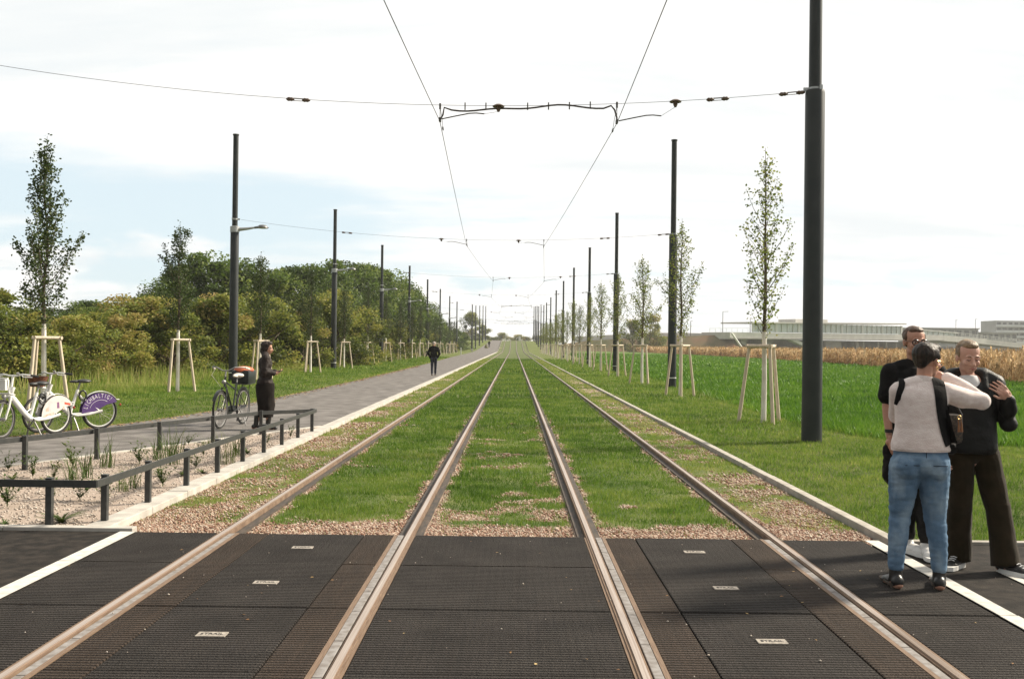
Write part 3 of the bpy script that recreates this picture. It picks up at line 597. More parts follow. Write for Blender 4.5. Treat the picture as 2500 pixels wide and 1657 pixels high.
def tie(z0, z1, x0, x1, x, sag):
    t = (x-x0)/(x1-x0); return z0+(z1-z0)*t-sag*4*t*(1-t)
def insulator(b, p, q, s=1.0):
    """long insulator between p and q: two ribbed ends and a bare middle loop"""
    p, q = Vector(p), Vector(q); d = q-p
    for a, e in ((0.0, 0.34), (0.66, 1.0)):
        k = [p+d*(a+(e-a)*i/6) for i in range(7)]; b.tube(k, [0.012*s, 0.030*s, 0.038*s, 0.030*s, 0.036*s, 0.026*s, 0.012*s], 8)
    off = Vector((0, 0, 0.022*s))
    b.tube([p+d*0.3+off, p+d*0.7+off], 0.006*s, 5); b.tube([p+d*0.3-off, p+d*0.7-off], 0.006*s, 5)
WL = {}; WR = {}
def span(i, y, xl, xr, cl, cr, zc, sgn, feeder=False, first=False):
    g = float(gz(y)); WL[y] = (cl, y, zc+g); WR[y] = (cr, y, zc+g)
    t = thing('span_wire', f'span wire across both tracks, {ORD[i]} from the crossing' + (', with wavy feeder cable' if feeder else ''), 'wire', (0, y, g), 0, 'span wires between the masts')
    zl, zr = (6.60, 5.97) if first else (6.40, 6.02)
    sag = 0.60 if first else 0.52
    Z = lambda x: tie(zl, zr, xl, xr, x, sag)
    P = lambda x, dz=0.0: (x, 0, Z(x)+dz)
    n = 28; MB().tube([P(xl+0.2+(xr-xl-0.35)*k/n) for k in range(n+1)], 0.0042, 5).build('cable', m_wire, t)
    for a, c in ((xl+7.05, xl+7.46) if first else (xl+4.2, xl+4.62), (3.25, 3.64) if first else (xr-2.9, xr-2.5)):
        b = MB(); insulator(b, P(a, -0.01), P(c, -0.01)); b.build('long_insulator', m_insul, t, True)
    b = MB(); insulator(b, P(xr-0.62, -0.012), P(xr-0.17, -0.012)); b.build('end_fitting', m_insul, t, True)
    for c in (cl, cr):
        dx = c+sgn*1.0; b = MB(); z = Z(dx)
        b.lathe([(0.0, 0.035), (0.05, 0.045), (0.105, 0.015), (0.10, 0.0), (0.045, 0.01), (0.035, -0.05), (0.018, -0.085)], c=(dx, 0, z-0.02), seg=14); b.build('disc_insulator', m_insul, t, True)
        b = MB(); b.tube([(c+sgn*0.03, 0, zc+0.045), (c+sgn*0.28, 0, zc+0.10), (c+sgn*0.50, 0, zc+0.145), (c+sgn*0.62, 0, zc+0.152), (c+sgn*0.76, 0, zc+0.140)], 0.0105, 7); b.tube([(c+sgn*0.76, 0, zc+0.140), (dx, 0, z-0.10)], 0.003, 4); b.build('steady_arm', m_cable, t, True)
        # hanger: clamp on the span, drop wire, clip on the contact wire
        b = MB(); b.tube([(c, 0, Z(c)+0.03), (c, 0, Z(c)-0.07)], 0.018, 6); b.tube([(c, 0, Z(c)-0.07), (c, 0.0, zc+0.05)], 0.006, 5); b.box((c, 0, zc+0.03), (0.035, 0.12, 0.06)); b.tube([(c, 0.0, Z(c)-0.04), (c, 0.45, zc+0.16), (c, 0.75, zc+0.02)], 0.004, 4); b.box((c, 0.72, zc+0.035), (0.02, 0.14, 0.04)); b.build('wire_hanger', m_wire, t)
    if feeder:
        xa, xb = cl+0.07, cr-0.10; pts = [(cl, 0, zc+0.02), (xa-0.02, 0, zc+0.12), (xa, 0, Z(xa)-0.04)]; n = 22
        for k in range(1, n): x = xa+(xb-xa)*k/n; pts.append((x, 0, Z(x)-0.045-0.035*math.sin(2.1*math.pi*k/n+0.4)-0.02*math.sin(5*math.pi*k/n)))
        pts += [(xb, 0, Z(xb)-0.03), (xb+0.06, 0, Z(xb)-0.10), (cr, 0, zc+0.10), (cr, 0, zc)]
        MB().tube(pts, 0.015, 8).build('feeder_cable', m_cable, t, True)
        for k in range(1, 8):
            if k == 3: continue
            x = xa+(xb-xa)*k/8; MB().tube([(x, -0.004, Z(x)+0.05), (x, -0.004, Z(x)-0.075)], 0.011, 6).build('cable_tie', m_wire, t)
    return t
SP = [(17.04, -11.0, 5.11, -1.31, 1.72, 5.365, 1, True, True)]
for k in range(8):
    z = (k % 2 == 0); SP.append((39.3+21.85*k, -11.05, 6.25, -1.91 if z else -1.32, 1.14 if z else 1.82, 5.45, -1 if z else 1, k in (3, 7), False))
SP += [(226, -8.7, 6.1, -1.8, 1.2, 5.45, -1, False, False), (256, -8.3, 5.9, -1.3, 1.8, 5.45, 1, True, False), (286, -8.0, 5.7, -1.8, 1.2, 5.45, -1, True, False)]
for i, (y, xl, xr, cl, cr, zc, sg, fe, fi) in enumerate(SP): span(i, y, xl, xr, cl, cr, zc, sg, fe, fi)
for dct, y0, lab in ((WL, (-1.93, -5, 5.44), 'thin copper contact wire zigzagging above the track beside the path'), (WR, (1.40, -5, 5.44), 'thin copper contact wire zigzagging above the track beside the lawn')):
    pts = [y0]+[dct[k] for k in sorted(dct)]; out = []
    for p, q in zip(pts, pts[1:]):
        for k in range(6): s = k/6; out.append((p[0]+(q[0]-p[0])*s, p[1]+(q[1]-p[1])*s, p[2]+(q[2]-p[2])*s-0.05*4*s*(1-s)))
    out.append(pts[-1]); tag(MB().tube(out, 0.0062, 6).build('contact_wire', m_wire), lab, 'wire', 'contact wires of the two tracks')

# ================================================================ vegetation
def leaf_mat(name, c, c2, trans, k=0.35):
    m = mat(name, c, 0.55, c2=c2, attr='tint', lo=0, hi=1, trans=trans, spec=0.3); nt = m.node_tree; N = nt.nodes; L = nt.links
    a = next(n for n in N if n.type == 'ATTRIBUTE'); r = next(n for n in N if n.type == 'VALTORGB'); oi = N.new('ShaderNodeObjectInfo')
    q = N.new('ShaderNodeMath'); q.operation = 'MULTIPLY_ADD'; q.inputs[1].default_value = k; L.new(oi.outputs['Random'], q.inputs[0]); L.new(a.outputs['Fac'], q.inputs[2])
    q2 = N.new('ShaderNodeMath'); q2.operation = 'SUBTRACT'; q2.inputs[1].default_value = k/2; L.new(q.outputs[0], q2.inputs[0]); L.new(q2.outputs[0], r.inputs[0]); return m
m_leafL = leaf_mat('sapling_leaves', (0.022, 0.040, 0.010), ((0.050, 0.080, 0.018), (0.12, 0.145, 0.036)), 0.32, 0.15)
m_leafR = leaf_mat('sunlit_leaves', (0.080, 0.110, 0.018), ((0.170, 0.215, 0.038), (0.34, 0.31, 0.085)), 0.5, 0.15)  # backlit brightness of the lawn row put into the leaf colour
m_wood = leaf_mat('wood_leaves', (0.030, 0.052, 0.010), ((0.110, 0.170, 0.030), (0.24, 0.27, 0.060)), 0.42, 0.45)
m_bush = leaf_mat('bush_leaves', (0.045, 0.060, 0.012), ((0.160, 0.200, 0.036), (0.300, 0.295, 0.060), (0.36, 0.275, 0.095)), 0.42, 0.55)
m_bark = mat('bark', (0.085, 0.060, 0.042), 0.9, c2=(0.15, 0.115, 0.085), scale=14, detail=8, sc=(1, 1, .3), bump=0.5)
m_lime = mat('limewashed_trunk', (0.80, 0.77, 0.71), 0.9, c2=(0.60, 0.55, 0.48), scale=9, detail=8, sc=(1, 1, .4), bump=0.3)
m_stake = mat('stake_wood', (0.68, 0.57, 0.44), 0.85, c2=(0.52, 0.43, 0.33), scale=8, detail=9, sc=(4, 4, .5), bump=0.3)
m_strap = mat('tree_strap', (0.03, 0.028, 0.022), 0.9)
def leaves(P, size, tint, flat=0.35):
    """diamond leaves at points P, random directions"""
    n = len(P); u = RNG.normal(0, 1, (n, 3)); u[:, 2] *= 0.7; u /= np.linalg.norm(u, axis=1)[:, None]; w = RNG.normal(0, 1, (n, 3)); w -= u*(w*u).sum(1)[:, None]; w /= np.linalg.norm(w, axis=1)[:, None]
    L = (size*RNG.uniform(0.7, 1.3, n))[:, None]; V = np.stack([P, P+u*L*.5+w*L*flat, P+u*L, P+u*L*.5-w*L*flat], 1).reshape(-1, 3)
    return V, np.arange(4*n).reshape(-1, 4), np.repeat(tint, 4)
def sapling_mesh(seed, H, prof, nb, per, size, droop=0.0):
    """limbs and leaves; prof = [(z, halfwidth)]"""
    rs = np.random.default_rng(seed); zs, ws = zip(*prof); wood = MB(); pts = []; tin = []
    sway = rs.normal(0, 0.03, 3)
    tx = lambda z: (sway[0]*math.sin(z*1.3)+sway[1]*math.sin(z*2.9), sway[2]*math.sin(z*1.7))
    wood.tube([(0, 0, 1.9)]+[(*tx(z), z) for z in np.linspace(2.1, H-0.05, 9)], [0.045, 0.040, 0.036, 0.032, 0.027, 0.022, 0.017, 0.012, 0.008, 0.004], 7)
    for i in range(nb):
        z0 = zs[0]-0.15+(H-zs[0]-0.35)*(i+rs.uniform(0, 1))/nb; a = i*2.4+rs.uniform(-.7, .7); wz = np.interp(z0+0.3, zs, ws)*rs.uniform(0.45, 1.35); rise = wz*rs.uniform(0.7, 1.9)+0.12
        x0, y0 = tx(z0); k = 6; br = []
        for j in range(k+1):
            s = j/k; r = wz*(s**0.85); br.append((x0+math.cos(a)*r+rs.normal(0, .015), y0+math.sin(a)*r+rs.normal(0, .015), z0+rise*s**1.15))
        wood.tube(br, [0.012*(1-s/k*0.75)*(0.6+wz*0.5) for s in range(k+1)], 5)
        br = np.array(br); m = int(per*(0.35+wz/0.6)); s = rs.beta(1.6, 1.0, m)*k; j = np.minimum(s.astype(int), k-1); q = br[j]+(br[j+1]-br[j])*(s-j)[:, None]; spread = 0.035+0.10*(1-s/k)
        q = q+rs.normal(0, 1, (m, 3))*spread[:, None]; pts.append(q); tin.append(np.clip(0.45+rs.normal(0, .2, m)+rs.normal(0, .12), 0, 1))
    m = int(per*2.0); z = rs.uniform(zs[0], H, m); q = np.stack([rs.normal(0, .05, m), rs.normal(0, .05, m), z], 1); pts.append(q); tin.append(np.clip(rs.normal(.45, .2, m), 0, 1))
    pts = np.concatenate(pts); tin = np.concatenate(tin)
    return wood, leaves(pts, np.full(len(pts), size), tin)
def make_sapling(seed, H, prof, nb, per, size, m_leaf, name='young_tree'):
    wood, (V, F, T) = sapling_mesh(seed, H, prof, nb, per, size); t = thing(name, '', 'tree')
    MB().tube([(0, 0, -0.1), (0.01, 0, 0.9), (0, 0, 1.95)], [0.060, 0.054, 0.047], 12).build('trunk', m_lime, t, True)
    wood.build('limbs', m_bark, t, True); raw_mesh('crown', V, F, m_leaf, t, {'tint': T}); return t
PL1 = [(1.95, 0.16), (2.4, 0.42), (2.8, 0.72), (3.15, 0.80), (3.45, 0.46), (3.9, 0.33), (4.6, 0.30), (5.2, 0.25), (5.7, 0.15), (6.2, 0.03)]
PL2 = [(1.95, 0.15), (2.5, 0.48), (3.1, 0.62), (3.7, 0.50), (4.2, 0.30), (4.9, 0.24), (5.4, 0.10)]
PR1 = [(1.95, 0.16), (2.4, 0.45), (2.9, 0.70), (3.3, 0.62), (3.8, 0.45), (4.3, 0.36), (4.8, 0.30), (5.3, 0.15), (6.0, 0.05)]
PR2 = [(1.95, 0.14), (2.5, 0.55), (3.0, 0.75), (3.6, 0.55), (4.2, 0.42), (4.9, 0.25), (5.5, 0.06)]
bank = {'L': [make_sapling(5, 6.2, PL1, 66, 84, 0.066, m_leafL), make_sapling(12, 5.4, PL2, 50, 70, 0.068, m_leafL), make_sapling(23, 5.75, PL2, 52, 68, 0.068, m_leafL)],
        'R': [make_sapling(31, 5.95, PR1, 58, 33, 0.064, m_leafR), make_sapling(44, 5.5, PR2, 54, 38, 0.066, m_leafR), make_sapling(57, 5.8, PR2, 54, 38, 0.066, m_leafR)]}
def make_stakes(rot):
    t = thing('tree_stake', '', 'stake')
    leg = []; 
    for k in range(3):
        a = rot+2*math.pi*k/3; leg.append((math.cos(a), math.sin(a)))
    for cx, cy in leg:
        MB().tube([(cx*0.54, cy*0.54, -0.1), (cx*0.31, cy*0.31, 1.66)], [0.042, 0.036], 10).build('leg', m_stake, t, True)
    for (ax, ay), (bx, by) in ((leg[0], leg[1]), (leg[1], leg[2]), (leg[2], leg[0])):
        d = Vector((bx-ax, by-ay, 0)).normalized(); p = Vector((ax*0.33, ay*0.33, 1.64))-d*0.05; q = Vector((bx*0.33, by*0.33, 1.64))+d*0.05
        MB().tube([p, q], 0.040, 10).build('crossbar', m_stake, t, True)
    MB().tube([(leg[0][0]*0.3, leg[0][1]*0.3, 1.60), (0.06, 0, 1.62), (0, 0.06, 1.60), (leg[1][0]*0.3, leg[1][1]*0.3, 1.61)], 0.012, 5).build('tie_strap', m_strap, t)
    return t
stk = {'L': make_stakes(0.35), 'R': make_stakes(2.75)}
used = set()
def place_tree(side, i, x, y, v, rz, sc=1.0):
    src = bank[side][v]; z = float(gz(y))-0.05; word = 'path' if side == 'L' else 'lawn'
    lab = f'slender young tree with whitewashed trunk, {ORD[i]} from the crossing in the {word} row'
    for o, l, g in ((src, lab, f'young trees in the {word} row'), (stk[side], f'wooden tripod stake round the {ORD[i]} young tree of the {word} row', f'tree stakes in the {word} row')):
        if o.name not in used: used.add(o.name); o.location = (x, y, z); o.rotation_euler = (0, 0, rz if o is src else 0); r = o
        else: r = dup(o, (x, y, z), rz if o is src else random.uniform(-.25, .25), None, sc if o is src else None)
        r['label'] = l; r['group'] = g
YLT = [22.2]+[31.4+10.35*k for k in range(15)]
for i, y in enumerate(YLT): place_tree('L', i, -10.5+random.uniform(-.12, .12)-(0.1 if i else 0), y+(random.uniform(-.3, .3) if i > 2 else 0), 0 if i == 0 else (1 if i == 1 else 1+i % 2), 0.0 if i < 2 else random.uniform(0, 6.28), 1.0 if i < 3 else random.uniform(0.92, 1.08))
YRT = [21.4, 32.2]+[42.0+10.2*k for k in range(16)]
for i, y in enumerate(YRT): place_tree('R', i, 5.40+random.uniform(-.06, .06)+0.0008*y, y+(random.uniform(-.3, .3) if i > 2 else 0), 0 if i == 0 else 1+i % 2, 0.0 if i < 2 else random.uniform(0, 6.28), 1.0 if i < 3 else random.uniform(0.92, 1.1))

def crown_points(seed, n, nc, zlo, top, wid, cl=(0.10, 0.19)):
    rs = np.random.default_rng(seed); P = []; T = []
    for c in range(nc):
        a = rs.uniform(0, 6.28); u = rs.uniform(0, 1)**0.55; z = zlo+(1-zlo)*rs.uniform(0, 1); env = np.interp((z-zlo)/(1-zlo), [0, .25, .55, .8, 1], [wid*0.75, wid, wid*0.92, top, 0.12]); r = rs.uniform(*cl)
        k_ = rs.uniform(0.9, 1.22) if c % 3 == 0 else 1.0; c0 = np.array([math.cos(a)*u*env*k_, math.sin(a)*u*env*k_, min(z*(1.06 if c % 4 == 0 else 1), 1.05-r*0.55)]); m = int(n/nc*rs.uniform(.6, 1.4)); d = rs.normal(0, 1, (m, 3)); d /= np.linalg.norm(d, axis=1)[:, None]; d[:, 2] *= 0.8
        q = c0+d*r*rs.uniform(0.55, 1.05, m)[:, None]; P.append(q); T.append(np.clip(rs.normal(0.40, 0.24)+rs.normal(0, .13, m)+0.10*d[:, 2], 0, 1))
    return np.concatenate(P), np.concatenate(T)
def make_wood(seed, m_leaf, n, nc, zlo, top, wid, size, name, cl=(0.10, 0.19)):
    P, T = crown_points(seed, n, nc, zlo, top, wid, cl); P[:, 2] = np.maximum(P[:, 2], 0.01); V, F, TT = leaves(P, np.full(len(P), size), T, 0.42); t = thing(name, '', 'tree' if 'tree' in name else 'bush')
    rs = random.Random(seed); w = MB(); w.tube([(0, 0, -0.05), (0.01, 0.01, zlo+0.2), (0.0, 0.02, 0.8)], [0.03, 0.022, 0.006], 7)
    for k in range(9):
        a = k*2.4; z = zlo*0.6+0.5*k/9; r = wid*rs.uniform(.5, .85); w.tube([(0, 0, z), (math.cos(a)*r*.5, math.sin(a)*r*.5, z+0.12), (math.cos(a)*r, math.sin(a)*r, z+0.25)], [0.013, 0.009, 0.003], 5)
    w.build('trunk', m_bark, t, True); raw_mesh('crown', V, F, m_leaf, t, {'tint': TT}); return t
bushes = [make_wood(101+k, m_bush, 11000, 46, 0.02, 0.30, 0.50, 0.030, 'wild_bush', (0.07, 0.19)) for k in range(4)]
woods = [make_wood(201+k, m_wood, 15000, 60, (0.12, 0.2, 0.15, 0.1)[k], (0.36, 0.30, 0.26, 0.40)[k], 0.46, 0.024, 'wood_tree', (0.06, 0.18)) for k in range(4)]
FRONT = [(-17.9, 33, 2.87), (-18.7, 36, 3.39), (-17.4, 35, 2.82), (-18.8, 40, 2.53), (-16.9, 38, 2.59), (-18.2, 43, 2.92), (-16.9, 42, 3.08), (-17.8, 46, 3.17), (-16.8, 46, 3.45), (-15.4, 45, 2.97), (-15.9, 50, 3.2), (-14.8, 50, 3.48), (-15.0, 55, 3.4), (-13.7, 54, 3.77), (-13.9, 60, 4.16), (-12.7, 60, 3.0), (-12.3, 64, 4.09), (-12.3, 70, 4.64), (-11.3, 70, 2.98), (-12.1, 80, 4.06), (-11.7, 84, 3.65), (-12.0, 94, 3.71), (-12.3, 104, 3.72), (-12.6, 116, 3.99), (-12.8, 128, 3.97), (-12.9, 140, 3.72), (-12.9, 152, 3.79), (-12.8, 164, 3.27), (-12.6, 178, 3.27), (-12.3, 192, 3.17)]
REAR = [(-30.4, 62, 3.36), (-30.4, 66, 3.39), (-29.2, 68, 3.94), (-25.6, 64, 3.49), (-24.6, 66, 3.02), (-25.2, 72, 5.68), (-24.8, 75, 6.75), (-22.8, 76, 7.58), (-21.0, 78, 7.42), (-19.1, 78, 6.63), (-18.6, 84, 7.34), (-17.0, 86, 8.1), (-16.6, 92, 7.61), (-16.4, 98, 8.79), (-15.9, 106, 9.21), (-15.4, 114, 9.12), (-15.1, 122, 9.03), (-14.6, 130, 8.85), (-14.5, 140, 8.33), (-14.4, 150, 7.66), (-14.3, 162, 7.31), (-13.9, 175, 6.04), (-13.7, 190, 5.04), (-12.7, 205, 4.44), (-12.0, 220, 4.1)]
seen = {}
def wild(bankv, k, x, y, h, w, zbase, lab, grp):
    src = bankv[k % len(bankv)]; rz = random.uniform(0, 6.28); sc = (w, w, h)
    if src.name not in used: used.add(src.name); src.location = (x, y, zbase); src.rotation_euler = (0, 0, rz); src.scale = sc; r = src
    else: r = dup(src, (x, y, zbase), rz, None, sc)
    seen[lab] = seen.get(lab, 0)+1
    if seen[lab] > 1: lab = lab.replace(',', f' {ORD[seen[lab]-1]},', 1)
    r['label'] = lab; r['group'] = grp
def nearest(y): return ORD[int(np.argmin([abs(y*1.0-q) for q in YLT]))]
for i, (x, y, h) in enumerate(FRONT):
    h *= random.uniform(0.86, 0.99) if y < 45 else random.uniform(0.98, 1.10); tall = 'tall' if h > 3.6 else 'low'
    wild(bushes, i, x, y, h, h*random.uniform(1.15, 1.5) if y < 60 else h*random.uniform(1.0, 1.25), -0.06, f'{tall} yellow-green thicket bush, by the {nearest(y)} path tree', 'bushes in front of the wood')
for i, (x, y, h) in enumerate(REAR):
    lab = f'{"broad" if h < 7 else "tall"} green wood tree, behind the {nearest(y)} path tree'
    w = h*random.uniform(0.95, 1.15) if h > 5 else h*1.6
    if 74 < y < 80: w = h*1.25
    wild(woods, i, x, y, h*1.02, w, -0.08, lab, 'trees of the wood beyond the path')
for i in range(9):
    wild(bushes, i+2, -22-3.4*i+random.uniform(-1, 1), 36+1.2*i+random.uniform(-1, 1), random.uniform(2.6, 3.4), random.uniform(3.6, 4.6), -0.06, 'wild bush at the open end of the thicket, beyond the hire bicycles', 'bushes in front of the wood')
# fill: second line deeper in the wood so no gaps open under the crowns
for i in range(26):
    y = 50+i*6.0; x = np.interp(y, [50, 80, 110, 200], [-24, -21, -19, -17.5])+random.uniform(-1, 1); h = np.interp(y, [50, 70, 80, 140, 200], [2.9, 4.2, 5.6, 6.0, 4.0])*random.uniform(.85, 1.0)
    wild(woods, i+1, x, y, h, h*1.25, -0.1, f'inner tree, deep in the wood behind the {nearest(y)} path tree', 'trees of the wood beyond the path')
for x, y, h, w, lab in ((-12.6, 300, 8.6, 8, 'pale thin-crowned tree, standing at the end of the path by the ramp'), (-9.8, 312, 5.2, 6, 'smaller pale tree, next to the pale thin-crowned tree at the ramp'),
                        (36.5, 268, 10.3, 9, 'round dark tree on the embankment, behind the second lawn-side mast'), (32.5, 272, 8.4, 7, 'smaller dark tree on the embankment, behind the second lawn-side mast'),
                        (-5.2, 430, 5.4, 7, 'narrow distant tree, straight beyond the end of the rails'), (1.9, 425, 4.6, 7, 'small rounded distant tree, beyond the end of the rails'), (9.5, 430, 4.6, 8, 'low distant shrub, beyond the ramp near the white kiosk'), (16.5, 440, 5.0, 9, 'low distant shrub, beyond the ramp under the lawn-side row')):
    wild(bushes, random.randrange(4), x, y, h, w, (float(gz(y))-(1.7 if y > 400 else 0.6) if abs(x) < 14 else (0 if y < 400 else -0.2)), lab, 'distant trees')
for k, (x, h) in enumerate(((-13, 2.6), (-8.5, 2.0), (-2, 2.2), (5, 2.4), (12, 2.8), (20, 3.2))): wild(bushes, k, x, 446+k, h+1.2, 8.5, 1.5 if abs(x) < 14 else 0.6, 'low scrub of the tiny treeline, beyond the end of the rails', 'distant trees')
# bare blushing undergrowth: weeds of the planting bed
m_weed = leaf_mat('weed_leaves', (0.050, 0.085, 0.016), ((0.085, 0.130, 0.028), (0.17, 0.17, 0.06)), 0.3, 0.5)
m_flower = mat('red_flower', (0.42, 0.045, 0.05), 0.6)
def weed(kind, seed):
    rs = np.random.default_rng(seed); V = []; F = []; T = []
    def blade(p, a, h, w, lean, t):
        k = 4; c, s = math.cos(a), math.sin(a); o = len(V)
        for j in range(k+1):
            q = j/k; x = p[0]+c*lean*h*q**1.7; y = p[1]+s*lean*h*q**1.7; z = p[2]+h*(q-0.25*lean*q*q); ww = w*(1-q)**0.6*(0.6+q if q < .4 else 1)
            V.append((x-s*ww, y+c*ww, z)); V.append((x+s*ww, y-c*ww, z)); T.extend((t, t))
        for j in range(k): F.append((o+2*j, o+2*j+1, o+2*j+3, o+2*j+2))
    if kind == 'grass':
        for i in range(34): blade((rs.normal(0, .035), rs.normal(0, .035), 0), rs.uniform(0, 6.28), rs.uniform(.16, .42), .0045, rs.uniform(.1, .7), np.clip(rs.normal(.5, .25), 0, 1))
    elif kind == 'leafy':
        for st in range(8):
            a = rs.uniform(0, 6.28); l = rs.uniform(0.15, 0.9); h = rs.uniform(.12, .30); blade((0, 0, 0), a, h, .002, l, .3)
            for j in range(15):
                q = rs.uniform(.12, 1); z = h*(q-0.25*l*q*q); blade((math.cos(a)*l*h*q**1.7, math.sin(a)*l*h*q**1.7, z), rs.uniform(0, 6.28), rs.uniform(.02, .05), rs.uniform(.005, .011), rs.uniform(1.0, 2.4), np.clip(rs.normal(.5, .25), 0, 1))
    else:
        for i in range(22): blade((0, 0, 0), rs.uniform(0, 6.28), rs.uniform(.05, .12), rs.uniform(.010, .020), rs.uniform(.8, 1.8), np.clip(rs.normal(.35, .2), 0, 1))
    t = raw_mesh({'grass': 'grass_tuft', 'leafy': 'leafy_weed', 'flat': 'low_weed'}[kind], V, F, m_weed, attrs={'tint': T}); t['category'] = 'weed'; return t
wk = {(k, s): weed(k, 300+7*s+len(k)) for k in ('grass', 'leafy', 'flat') for s in range(2)}
WP = [('leafy', -4.69, 9.25, 1.1), ('flat', -3.83, 8.47, 1.2), ('leafy', -4.18, 9.63, 1.0), ('leafy', -4.49, 9.75, 0.9), ('grass', -3.99, 10.5, 0.8), ('grass', -4.01, 10.25, 0.7), ('leafy', -3.74, 10.66, 1.0), ('grass', -4.82, 11.24, 1.05), ('grass', -4.89, 11.04, 0.9), ('leafy', -5.39, 11.19, 1.0), ('flat', -5.54, 11.04, 0.9), ('leafy', -5.12, 11.12, 0.8), ('leafy', -5.36, 12.14, 1.2), ('grass', -4.96, 12.17, 1.1), ('leafy', -4.7, 12.55, 1.1), ('grass', -4.67, 13.06, 1.0), ('grass', -4.31, 12.59, 1.1), ('grass', -4.58, 13.33, 1.2), ('leafy', -3.87, 12.17, 0.9), ('grass', -3.63, 12.66, 1.1), ('grass', -3.76, 13.56, 1.0), ('leafy', -4.19, 13.51, 0.8), ('flat', -3.69, 13.85, 0.9), ('leafy', -3.63, 16.26, 0.8), ('flat', -4.07, 11.51, 0.9), ('flat', -3.82, 11.53, 0.7), ('leafy', -3.91, 9.58, 0.9), ('flat', -3.65, 11.75, 0.7), ('leafy', -4.88, 14.99, 0.7), ('flat', -4.25, 8.34, 0.6), ('leafy', -5.95, 11.75, 0.9), ('flat', -4.47, 11.47, 0.7), ('grass', -4.39, 14.38, 0.6), ('leafy', -3.77, 15.3, 0.6)]
desc = {'grass': 'upright tuft of green grass', 'leafy': 'leafy green weed', 'flat': 'flat dark green rosette weed'}
for i, (k, x, y, s) in enumerate(WP):
    o = wk[(k, i % 2)]
    if o.name not in used: used.add(o.name)
    else: o = o.copy(); COL.objects.link(o)
    o.location = (x, y, -0.005); o.scale = (s*1.25, s*1.25, s*1.1); o.rotation_euler = (0, 0, random.uniform(0, 6.28)); o['group'] = 'weeds in the gravel planting bed'
    fr = int(np.argmin([abs(y-q) for q in (8.3, 9.4, 10.5, 11.6, 12.7, 13.8, 14.9, 16.0, 17.2)])); near = 'close beside' if x > -4.3 else ('mid bed beyond' if x > -5.3 else 'deep in the bed beyond')
    o['label'] = f'{desc[k]}, {near} the {ORD[fr]} front fence post'
    key = o['label']; seen[key] = seen.get(key, 0)+1
    if seen[key] > 1: o['label'] = key+', '+('second', 'third', 'fourth', 'fifth')[min(seen[key]-2, 3)]+' one'
# ================================================================ low rail fence round the planting bed
m_rail = mat('anthracite_steel', (0.040, 0.043, 0.043), 0.5, 0.2, c2=(0.058, 0.058, 0.055), scale=18, detail=5, spec=0.45)
fence = thing('knee_rail', 'low dark metal knee rail on short posts round the pale gravel planting bed', 'fence', (0, 0, 0))
FP = [(-3.50, 8.56), (-3.495, 9.56), (-3.495, 10.68), (-3.49, 11.78), (-3.49, 12.88), (-3.485, 13.95), (-3.485, 15.03), (-3.485, 16.15), (-3.50, 17.35)]
BP = [(-7.12, 8.9), (-6.45, 10.45), (-5.83, 11.90), (-5.43, 13.00), (-5.02, 14.15), (-4.63, 15.38), (-4.23, 16.72)]
NP = [(-3.86, 8.31), (-4.96, 8.31), (-6.06, 8.31), (-7.16, 8.31)]
for x, y in FP+BP+NP:
    b = MB().bbox((x, y, 0.175), (0.052, 0.052, 0.45), 0.004); b.bbox((x, y, 0.403), (0.058, 0.058, 0.008), 0.002); b.build('post', m_rail, fence)
def bar(pts, z=0.362, name='rail'):
    b = MB()
    for p, q in zip(pts, pts[1:]):
        p = Vector((*p, z)); q = Vector((*q, z)); d = q-p; b.bbox((p+q)/2, (d.length+0.002, 0.012, 0.062), 0.002, math.atan2(d.y, d.x))
    b.build(name, m_rail, fence)
bar([(-3.455, 8.28), (-3.46, 12.9), (-3.455, 17.5)]); bar([(-7.75, 8.275), (-3.455, 8.275)]); bar([(-7.5, 7.95), (-5.865, 11.88), (-4.25, 16.75), (-3.46, 17.5)])

# ================================================================ far right: embankment, station, blocks
m_bank = mat('bank_soil', (0.085, 0.088, 0.040), 0.95, c2=((0.15, 0.115, 0.062), (0.21, 0.115, 0.072)), scale=0.16, detail=9, world_space=True, spec=0.1)
def strip_solid(name, secs, m, kind='structure'):
    """solid of quadrilateral cross sections: list of 4-point loops"""
    V = [p for s in secs for p in s]; n = len(secs[0]); F = [(i*n+k, i*n+(k+1) % n, (i+1)*n+(k+1) % n, (i+1)*n+k) for i in range(len(secs)-1) for k in range(n)]+[tuple(range(n)), tuple((len(secs)-1)*n+k for k in range(n))[::-1]]
    o = MB().add(V, F).build(name, m); o['kind'] = kind; return o
def bank(name, pts):
    secs = []
    for x, y, h, w in pts: secs.append([(x, y-w*0.9, -0.3), (x, y, h), (x, y+12, h), (x, y+12+w, -0.3)])
    strip_solid(name, secs, m_bank)
bank('embankment', [(14, 292, 1.7, 5), (22, 292, 3.0, 6), (32, 292, 3.7, 7), (48, 291, 4.6, 8), (63, 290, 5.2, 9), (70, 292, 1.0, 3)])
bank('path_bank', [(-60, 300, 1.6, 6), (-30, 298, 2.2, 6), (-14, 296, 2.4, 6), (-9.2, 296, 2.2, 5)])
m_stn = mat('station_concrete', (0.60, 0.585, 0.54), 0.8, c2=(0.52, 0.505, 0.47), scale=0.6, detail=6, world_space=True)
m_stw = mat('station_white', (0.66, 0.66, 0.63), 0.6)
m_std = mat('station_shade_tone', (0.24, 0.225, 0.21), 0.9, c2=(0.36, 0.345, 0.32), scale=0.4, world_space=True)  # under-deck shade put into the colour of wall, piers and deck edge
m_glass = mat('station_glass', (0.56, 0.62, 0.58), 0.2, 0.0, c2=(0.38, 0.44, 0.42), scale=0.22, detail=3, spec=0.8, world_space=True)
st = thing('metro_station', 'long pale elevated metro station with a glazed storey, beyond the maize field', 'station', (0, 0, 0))
